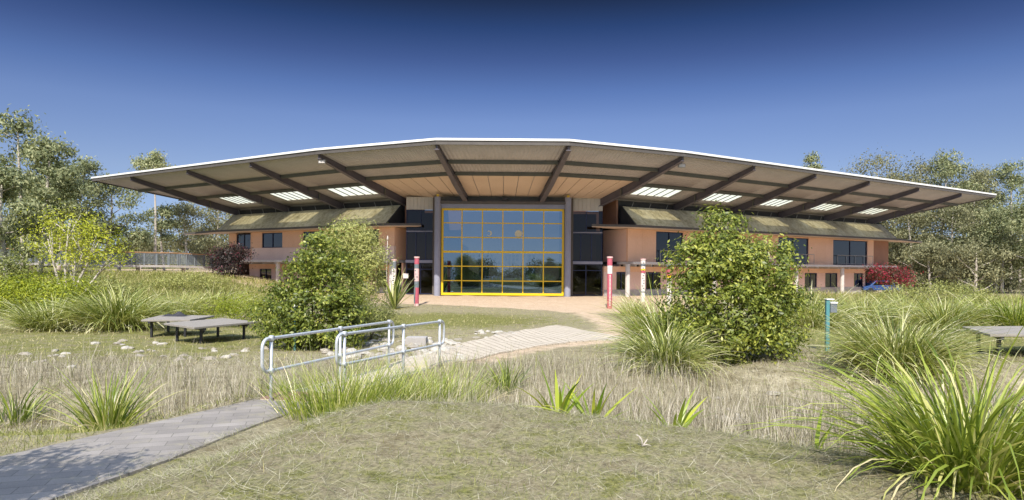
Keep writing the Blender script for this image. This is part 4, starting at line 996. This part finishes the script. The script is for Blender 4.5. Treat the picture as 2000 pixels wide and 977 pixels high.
shrub(448, 60, [(0, 0, 1.0, 1.5, 1.2, 1.0), (0.4, 0, 2.2, 1.3, 1.2, 0.9), (-0.9, 0, 1.9, 0.9, 1, 0.9)], 200, 34, 0.18, 'purple_leaf', 'dark purple bush at the left end of the building', 55, spread=0.3, tone=(0.5, 0.3), dz=0)
shrub(1737, 66, [(0, 0, 1.6, 1.3, 1.2, 0.9), (1.4, 0, 1.5, 1.0, 1, 0.9), (-1.3, 0, 1.9, 1.0, 1, 0.6)], 150, 26, 0.2, 'red_leaf', 'bush covered in crimson flowers at the right end of the building', 56, 'flowering_bush', spread=0.34, shell=(0.2, 1.15), tone=(0.38, 0.24), dz=0.5)
# yellow green sapling and bank shrubs, far left
shrub(135, 34, [(0, 0, 4.6, 1.7, 1.4, 0.8), (-1.1, 0, 3.7, 1.2, 1.2, 0.7), (1.5, 0, 3.6, 1.4, 1.2, 0.7), (0.3, 0, 2.9, 1.7, 1.3, 0.6), (2.2, 0, 2.9, 1.0, 1, 0.5)], 170, 22, 0.15, 'lime_leaf', 'yellow green open crowned sapling in front of the footbridge', 57, 'small_tree', 'small tree', stem='bark_pale', rad=0.09, spread=0.3, aspect=0.4, tone=(0.7, 0.2))
shrub(92, 30, [(0, 0, 1.1, 1.8, 1.3, 1.0), (1.5, 0, 0.9, 1.2, 1.1, 0.8), (-1.5, 0, 1.0, 1.3, 1.1, 0.9), (0.5, -0.3, 0.6, 1.8, 1, 0.6)], 420, 30, 0.13, 'lime_leaf', 'broad yellow green bush on the bank below the sapling', 58, spread=0.24, aspect=0.4, tone=(0.42, 0.22))
shrub(5, 33, [(0, 0, 1.6, 1.5, 1.2, 1.5), (0.4, 0, 0.8, 1.6, 1.2, 0.8)], 260, 30, 0.14, 'olive_leaf', 'dull green bush cut by the left edge beside the yellow green bush', 59, spread=0.26, tone=(0.4, 0.2))
shrub(180, 40, [(0, 0, 0.9, 1.8, 1.2, 0.8), (1.8, 0, 0.7, 1.4, 1, 0.6), (-1.5, 0, 0.8, 1.2, 1, 0.7)], 220, 26, 0.15, 'olive_leaf', 'olive bush on the bank just under the footbridge deck', 60, spread=0.28, tone=(0.5, 0.2))
shrub(375, 48, [(0, 0, 0.7, 1.6, 1.2, 0.7), (1.7, 0, 0.6, 1.3, 1, 0.6), (-1.8, 0, 0.5, 1.2, 1, 0.5)], 200, 26, 0.15, 'olive_leaf', 'low olive shrub on the grassy rise below the footbridge end', 61, spread=0.28, aspect=0.3, tone=(0.72, 0.2))
shrub(1572, 30, [(0, 0, 0.8, 1.0, 0.9, 0.75), (0.8, 0, 0.6, 0.8, 0.9, 0.6)], 200, 28, 0.11, 'olive_leaf', 'soft olive shrub between the big right bush and the teal path light', 62, spread=0.2, aspect=0.3, tone=(0.7, 0.2))
shrub(1830, 44, [(0, 0, 0.9, 2.0, 1.2, 0.9), (2.2, 0, 0.8, 1.6, 1.2, 0.8), (-2.2, 0, 0.8, 1.6, 1, 0.75)], 260, 28, 0.16, 'olive_leaf', 'wide olive shrub behind the right bed of tussocks', 63, spread=0.3, aspect=0.3, tone=(0.65, 0.2))

# ------------------------------------------------------------------ gum trees
def gum(px, D, top_px, crown_w, mat, label, seed, bare=0.4, lean=0.0, nl=9, nper=26, leaf=0.34, dens=1.0, group=None, bark='bark_pale', name='gum_tree', trunks=1, rad=0.2, flat=0.55, tone=(0.5, 0.22), base=None):
    r = random.Random(seed); x = xat(px, D); g = gzs(x, D) if base is None else base; H = zat(px, top_px, D)-g
    o = empty(name, (x, D, g), label, 'tree', group); cw = crown_w*D/F/2
    mb = MB(); lobes = []
    for t in range(trunks):
        bx = (t-(trunks-1)/2)*0.9; pts = []; rs = []
        k1, k2 = r.uniform(-.03, .03), r.uniform(0, 6)
        for k in range(9):
            f = k/8; pts.append(Vector((bx+lean*H*f+H*k1*math.sin(f*4+k2), H*0.02*math.sin(3*f+k2), H*0.93*f-0.2))); rs.append(rad*(1-0.8*f)+0.02)
        mb.tube(pts, rs, 9)
        for k in range(nl):
            f = bare+(1-bare)*(k+0.5)/nl; i = min(int(f*8), 7); p = pts[i].lerp(pts[i+1], f*8-i)
            a = k*2.4+r.uniform(-.5, .5); prof = math.sin(math.pi*min(1, 0.22+0.78*(f-bare)/(1-bare)))**0.6
            ln = cw*prof*r.uniform(0.55, 1.0); up = r.uniform(0.15, 0.6)*ln
            q = p+Vector((math.cos(a)*ln, math.sin(a)*ln*0.9, up)); q.z = min(q.z, H*0.97)
            mb.tube([p, p.lerp(q, 0.5)+Vector((0, 0, -0.05*ln)), q], [rad*0.35*(1-f)+0.03, 0.03+rad*0.15*(1-f), 0.015], 6)
            s = cw*r.uniform(0.34, 0.55)
            lobes.append((q.x, q.y, q.z, s, s, s*flat))
            if r.random() < 0.75: 
                m = p.lerp(q, 0.55); s2 = s*0.7; lobes.append((m.x, m.y, m.z+0.2*s, s2, s2, s2*flat))
        tp = pts[-1]; s = cw*0.42; lobes.append((tp.x, tp.y, H-s*flat*0.8, s, s, s*flat))
    mb.build('trunk', M[bark], o, True, True)
    leaf_mesh('crown', lobes, int(len(lobes)*11*dens), nper, leaf, mat, seed, o, spread=max(0.32, cw*0.105), shell=(0.2, 1.0), droop=0.5, aspect=0.42, tone=tone)
    return o
gl = 'gum trees in the woodland left of the building'; gr = 'gum trees in the woodland right of the building'
gum(38, 58, 222, 150, 'gum_leaf', 'tallest grey green gum with an open crown at the left edge', 101, 0.45, 0.0, 9, group=gl)
gum(75, 56, 268, 120, 'gum_leaf', 'gum with a pale leaning trunk right of the tallest left gum', 102, 0.42, 0.10, 9, group=gl, rad=0.22)
gum(160, 76, 308, 110, 'gum_leaf', 'dark gum with a rounded top above the yellow green sapling', 103, 0.35, 0.02, 9, group=gl)
gum(208, 78, 345, 120, 'gum_leaf', 'gum with tiered dark crown beside the left roof tip', 104, 0.25, 0.02, 10, group=gl)
gum(8, 50, 330, 150, 'gum_leaf', 'dense dark gum low at the left edge', 105, 0.2, 0.0, 10, group=gl, dens=1.3)
gum(118, 72, 335, 150, 'gum_leaf', 'dense gum filling the gap behind the sapling', 106, 0.15, 0.0, 11, group=gl, dens=1.4)
gum(60, 76, 360, 150, 'gum_leaf', 'shaded gum deep behind the leaning trunk', 107, 0.15, 0.0, 11, group=gl, dens=1.3, bark='bark')
gum(232, 80, 440, 110, 'gum_leaf', 'low dark gum under the left roof tip', 108, 0.15, 0.0, 8, group=gl)
gum(302, 84, 296, 74, 'gum_leaf', 'slender gum with a tall bare trunk and small golden topknot, seen past the roof', 109, 0.74, 0.0, 7, group=gl, rad=0.17, tone=(0.7, 0.2))
gum(318, 86, 405, 60, 'gum_leaf', 'thin white trunked gum right of the slender tall one', 110, 0.5, 0.0, 6, group=gl, rad=0.15)
gum(362, 92, 400, 110, 'grey_gum_leaf', 'hazy olive gum left of the purple bush', 111, 0.2, 0.0, 9, group=gl, dens=1.2)
gum(425, 96, 398, 120, 'grey_gum_leaf', 'hazy grey gum directly behind the left end of the building', 112, 0.15, 0.0, 10, group=gl, dens=1.2)
gum(275, 98, 468, 110, 'grey_gum_leaf', 'low olive gum at the foot of the slender tall gum', 113, 0.1, 0.0, 8, group=gl)
gum(1592, 96, 305, 66, 'gum_leaf', 'lone gum crown peeping over the right side of the roof', 121, 0.6, 0.0, 8, group=gr)
gum(1712, 98, 306, 150, 'grey_gum_leaf', 'tall gum with spreading crown behind the right roof slope', 122, 0.35, 0.0, 11, group=gr, dens=1.2)
gum(1790, 96, 312, 140, 'grey_gum_leaf', 'tall olive gum above the right roof tip', 123, 0.35, 0.0, 11, group=gr, dens=1.2)
gum(1842, 92, 298, 110, 'gum_leaf', 'tallest dark topped gum of the right woodland', 124, 0.4, 0.0, 10, group=gr, dens=1.1)
gum(1905, 94, 335, 150, 'grey_gum_leaf', 'broad grey gum right of the roof tip', 125, 0.25, 0.0, 11, group=gr, dens=1.3)
gum(1972, 90, 318, 110, 'gum_leaf', 'dark crowned gum at the right edge', 126, 0.3, 0.0, 10, group=gr, dens=1.2)
gum(1775, 90, 405, 120, 'grey_gum_leaf', 'smaller gum with pale twisted branches under the right roof tip', 127, 0.2, 0.02, 10, group=gr, dens=1.1)
gum(1862, 88, 400, 160, 'grey_gum_leaf', 'wide low grey gum in front of the right woodland', 128, 0.15, 0.0, 11, group=gr, dens=1.2)
gum(1955, 84, 410, 150, 'gum_leaf', 'greener gum with pale forked trunk near the right edge', 129, 0.2, 0.03, 10, group=gr, dens=1.2, tone=(0.6, 0.22))
gum(2010, 80, 360, 130, 'gum_leaf', 'gum cut by the right edge of the photo', 130, 0.25, 0.0, 10, group=gr, dens=1.1)
gum(1815, 84, 478, 120, 'grey_gum_leaf', 'bushy low gum right of the crimson flowers', 131, 0.05, 0.0, 8, group=gr, dens=1.1)
gum(1905, 80, 480, 150, 'grey_gum_leaf', 'bushy low gum below the wide grey gum', 132, 0.05, 0.0, 9, group=gr, dens=1.1)
gum(1720, 100, 420, 140, 'grey_gum_leaf', 'shaded gum behind the right end wall', 133, 0.1, 0.0, 10, group=gr, dens=1.2)
for k, (px, D, tp, cw, mt, lab) in enumerate((
    (1745, 104, 350, 130, 'grey_gum_leaf', 'hazy gum behind the eave point at the right end of the building'),
    (1885, 102, 372, 150, 'grey_gum_leaf', 'pale olive gum in the thick of the right woodland, below the tallest dark top'),
    (1990, 98, 400, 140, 'gum_leaf', 'green low branching gum at the back of the right woodland by the photo edge'),
    (1765, 92, 455, 130, 'grey_gum_leaf', 'bushy understorey gum directly above the crimson flowers'),
    (1850, 90, 470, 140, 'gum_leaf', 'bushy green understorey gum between two pale trunks at right'),
    (1945, 86, 470, 150, 'grey_gum_leaf', 'broad understorey gum above the farthest right tussock'),
    (1925, 108, 330, 120, 'grey_gum_leaf', 'tall hazy gum deep in the woodland right of the roof tip'))):
    gum(px, D, tp, cw, mt, lab, 140+k, 0.1, 0.0, 11, group=gr, dens=1.7)
# woods that the glass reflects, down the slope behind the camera, and a tree that shades the path
gb = 'trees down the slope reflected in the glass'
for k, (x, y, tp) in enumerate(((-26, -52, 4.5), (-17, -60, 3.6), (-9, -55, 4.2), (-1, -64, 2.6), (8, -58, 4.4), (17, -54, 3.6), (26, -60, 4.8), (-36, -62, 5.0), (36, -56, 5.0), (-21, -72, 4.6), (-13, -70, 3.2), (-5, -75, 3.0), (3.5, -73, 2.9), (12.5, -70, 3.8), (21, -72, 4.4))):
    g = gzs(x, y); r = random.Random(300+k); o = empty('tree', (x, y, g), 'dark tree on the slope at the bottom of the slope, reflected in the glass wall', 'tree', gb)
    H = tp-g; lobes = [(r.uniform(-2.5, 2.5), r.uniform(-2, 2), H*f, 2.4, 2.4, 1.7) for f in (0.35, 0.45, 0.6, 0.7, 0.8, 0.87)]
    leaf_mesh('crown', lobes, 130, 24, 0.5, 'gum_leaf', 300+k, o, spread=0.6, tone=(0.35, 0.2))
    stems(lobes, 300+k, o, 'bark', 0.25, 'trunk', 0.1)
o = empty('shade_tree', (-4.6, 2.3, gzs(-4.6, 2.3)), 'small tree whose shadow falls over the lower left of the grey path', 'tree')
lobes = [(-0.6, 1.6, 2.35, 0.55, 0.5, 0.3), (-0.1, 1.9, 2.7, 0.35, 0.3, 0.2), (-1.1, 1.3, 2.8, 0.5, 0.4, 0.3), (-0.35, 0.9, 3.0, 0.5, 0.5, 0.35), (-0.9, 2.2, 2.6, 0.4, 0.3, 0.2)]
leaf_mesh('crown', lobes, 120, 26, 0.11, 'gum_leaf', 400, o, spread=0.14); stems(lobes, 400, o, 'bark', 0.06, 'trunk', 0.1)

# ------------------------------------------------------------------ rocks
rocks = []
r = random.Random(5)
def rock_mesh(seed):
    q = random.Random(seed); me = bpy.data.meshes.new('rock'); import bmesh
    bm = bmesh.new(); bmesh.ops.create_icosphere(bm, subdivisions=2, radius=1)
    ph = [q.uniform(0, 6) for _ in range(6)]
    for v in bm.verts:
        c = v.co; k = 1+0.16*math.sin(3*c.x+ph[0])+0.14*math.sin(3.3*c.y+ph[1])+0.13*math.sin(4*c.z+ph[2])+0.06*math.sin(9*c.x+7*c.y+ph[3])
        v.co = Vector((c.x*k, c.y*k*0.8, c.z*k*0.5))
    bm.to_mesh(me); bm.free(); me.materials.append(M['rock'] if seed % 2 else M['rock_brown']); return me
rm = [rock_mesh(k) for k in range(6)]
def rock_patch(px0, px1, y0, y1, n, s0, s1, label, group):
    for _ in range(n):
        px, D = r.uniform(px0, px1), r.uniform(y0, y1); x = xat(px, D); s = r.uniform(s0, s1)
        o = bpy.data.objects.new('rock', r.choice(rm)); COL.objects.link(o); o.location = (x, D, gzs(x, D)+s*0.04)
        o.scale = (s*r.uniform(0.8, 1.4), s*r.uniform(0.8, 1.3), s*r.uniform(0.7, 1.1)); o.rotation_euler = (r.uniform(-.2, .2), r.uniform(-.2, .2), r.uniform(0, 6.3))
        tag(o, label, 'rock', group)
rock_patch(630, 905, 16.8, 23.5, 125, 0.09, 0.25, 'pale rounded rock in the stony creek patch behind the handrails', 'rocks behind the handrails')
rock_patch(925, 1015, 23.0, 26.0, 30, 0.08, 0.18, 'pale flat rock in the small patch left of the boardwalk', 'rocks left of the boardwalk')
rock_patch(185, 330, 17.0, 21.5, 18, 0.06, 0.15, 'pale rock scattered in front of the left benches', 'rocks in front of the left benches')
rock_patch(340, 530, 16.0, 19.0, 16, 0.06, 0.14, 'pale rock in the dry grass left of the handrails', 'rocks left of the handrails')
rock_patch(20, 150, 14.5, 18.0, 9, 0.06, 0.15, 'pale rock near the left edge behind the dry grass', 'rocks near the left edge')
rock_patch(1400, 1600, 10.5, 13.5, 22, 0.06, 0.14, 'brownish rock among the dry grass below the big right bush', 'rocks below the right bush')
o = bpy.data.objects.new('stone', rm[2]); COL.objects.link(o); xx = xat(725, 8.5); o.location = (xx, 8.5, gzs(xx, 8.5)+0.02); o.scale = (0.07, 0.06, 0.07)
tag(o, 'single small pale stone on the mound crest beside the fine grass', 'stone')
xx = xat(1257, 5.75); g = gzs(xx, 5.75); mb = MB()
for a, b in (((0, 0, 0.0), (-0.015, 0.0, 0.08)), ((0.0, 0, 0.0), (0.05, 0.02, 0.06)), ((-0.015, 0, 0.06), (-0.05, 0.01, 0.10)), ((0, 0, 0.01), (0.07, -0.02, 0.015))):
    mb.tube([(xx+a[0], 5.75+a[1], g+a[2]), (xx+(a[0]+b[0])/2+0.006, 5.75+b[1]/2, g+(a[2]+b[2])/2+0.006), (xx+b[0], 5.75+b[1], g+b[2])], [0.009, 0.006, 0.003], 6)
tag(mb.build('dead_twig', M['bark_pale'], shade=True), 'small pale dead twig sticking up from the straw on the mound', 'twig')

# ------------------------------------------------------------------ grass that nobody could count
def on_paths(x, y):
    rr = np.random.default_rng(3)
    inside = dist_poly(x, y, PATH_C) < np.interp(y, [3, 5.4, 7.4, 9.2, 10.6], [1.0, 0.95, 0.80, 0.58, 0.48])-np.abs(rr.normal(0, 0.07, np.shape(x)))
    wc = [((a[0]+b[0])/2, (a[1]+b[1])/2) for a, b in zip(WALK_L, WALK_R)]
    wd = np.interp(y, [15, 19, 23, 27], [0.5, 1.1, 2.0, 1.8])
    inside |= (dist_poly(x, y, wc) < wd)
    inside |= dist_poly(x, y, [(-3.5, 10.6), (-2.3, 15.2)]) < 0.62
    return inside
def field(name, n, D0, D1, px0, px1, L, w, tilt, bend, mat, seed, label, tone=None, keep=None, seg=3, cat='grass', power=1.0):
    r = np.random.default_rng(seed)
    D = (D0**power+(D1**power-D0**power)*r.uniform(0, 1, n))**(1/power); px = r.uniform(px0, px1, n); x = (px-CX)/F*D
    k = ~on_paths(x, D)
    if keep is not None: k &= keep(x, D, r)
    x, D = x[k], D[k]; n = len(x)
    base = np.stack([x, D, gz(x, D)-0.01+0.05*(dist_poly(x, D, PATH_C) < 0.95)], -1)
    t = r.uniform(0, 1, n) if tone is None else np.clip(r.normal(tone[0], tone[1], n), 0, 1)
    V, Q, t = blades(n, base, r.uniform(0, 2*np.pi, n), r.uniform(*tilt, n), r.uniform(*bend, n), r.uniform(*L, n), r.uniform(*w, n), seg, t, r=r)
    o = np_mesh(name, V, Q, t, M[mat]); return tag(o, label, cat, None, 'stuff')
def patchy(s, thr):
    return lambda x, y, r: (np.sin(x*s+1.3*np.sin(y*s*0.7))+np.sin(y*s*1.3+x*0.6*s)+r.normal(0, 0.8, len(x))) > thr
def creek(x, y, r):
    yc = np.interp(x, [-12, -5, -3, 0, 2, 4, 8], [10.2, 10.3, 10.6, 8.9, 8.0, 7.2, 6.8])
    ym = np.interp(x, [-8, -4.5, -3, 3, 5, 9], [13.6, 13.8, 15.2, 15.0, 13.0, 12.2])+r.normal(0, 0.7, len(x))
    return (y > yc) & (y < ym) & (patchy(1.1, -1.0)(x, y, r))
field('cut_straw', 120000, 3.0, 9.6, -60, 2060, (0.05, 0.22), (0.0016, 0.004), (1.1, 1.62), (-0.25, 0.25), 'litter', 1, 'cut straw and short grass matted over the foreground mound', None, lambda x, y, r: (x > np.interp(y, [2.6, 5.2, 7.35, 9.1, 10.45], [-5.9, -4.55, -3.85, -3.45, -3.05])) & patchy(1.7, -1.6)(x, y, r), 2, power=1.4)
field('mound_green', 30000, 3.2, 9.0, -60, 2060, (0.03, 0.11), (0.002, 0.005), (0.2, 1.3), (0.0, 0.8), 'green_blade', 11, 'short green shoots pushing through the cut straw of the mound', (0.32, 0.22), lambda x, y, r: (x > np.interp(y, [2.6, 5.2, 7.35, 9.1, 10.45], [-5.9, -4.55, -3.85, -3.45, -3.05])) & patchy(2.2, -0.1)(x, y, r), 2)
field('seed_stalks', 1700, 9.0, 15, -40, 1660, (0.6, 1.05), (0.004, 0.007), (0.0, 0.22), (0.0, 0.5), 'straw', 12, 'tall thin bleached seed stalks standing above the dry grass', (0.7, 0.12), creek, 4)
field('verge_grass', 9000, 6.5, 11.5, -80, 500, (0.05, 0.16), (0.004, 0.01), (0.2, 1.3), (0.0, 0.7), 'green_blade', 2, 'short green grass on the verge left of the grey path', (0.4, 0.25), lambda x, y, r: x < np.interp(y, [3, 5.4, 7.45, 9.4, 10.75], [-8.4, -6.9, -5.7, -4.75, -4.15]), 2)
field('dry_grass', 27000, 7.2, 16.5, -60, 2060, (0.28, 0.74), (0.005, 0.011), (0.0, 0.35), (0.1, 0.9), 'straw', 3, 'tall bleached dry grass filling the creek line', (0.5, 0.28), creek, 4)
field('matted_grass', 26000, 8.2, 17, -60, 2060, (0.10, 0.30), (0.005, 0.012), (0.4, 1.4), (0.0, 0.9), 'straw', 4, 'matted straw and green blades under the dry grass', (0.38, 0.35), lambda x, y, r: y > np.interp(x, [-12, -5, -3, 0, 2, 4, 8], [9.6, 9.8, 10.3, 8.6, 7.7, 6.9, 6.4]), 3)
field('lawn_grass', 52000, 15, 44, -60, 2060, (0.06, 0.17), (0.008, 0.02), (0.1, 1.2), (0.0, 0.8), 'green_blade', 5, 'short half dry lawn grass between the creek and the forecourt', (0.64, 0.27), lambda x, y, r: (sand_mask(x, y) < r.uniform(0.1, 0.5, len(x))) & ((green_mask(x, y)+r.normal(0, 0.25, len(x))) > 0.45), 2, power=1.3)
field('bank_grass', 24000, 36, 62, -60, 560, (0.2, 0.55), (0.02, 0.045), (0.0, 0.7), (0.1, 0.9), 'green_blade', 6, 'long pale grass on the bank under the footbridge', (0.5, 0.27), lambda x, y, r: x < -10-0.12*(y-30), 3)
field('bed_grass', 14000, 33, 60, 1540, 2060, (0.3, 0.8), (0.02, 0.045), (0.0, 0.6), (0.1, 1.0), 'green_blade', 7, 'long pale grass between the tussocks right of the big bush', (0.48, 0.25), lambda x, y, r: x > 10+0.32*(y-26), 3)
# far low woodland closing the view at both sides
lobes = []
q = random.Random(9)
for k in range(46):
    px = q.choice([q.uniform(-150, 470), q.uniform(1690, 2200)]); D = q.uniform(105, 135); x = xat(px, D); s = q.uniform(3, 5.5)
    lobes.append((x, D, gzs(x, D)+s*0.8, s, s*0.7, s))
tag(leaf_mesh('distant_woodland', lobes, 2600, 22, 0.55, 'grey_gum_leaf', 77, None, spread=0.75, tone=(0.55, 0.2)), 'distant scrubby woodland on both sides of the building', 'woodland', None, 'stuff')
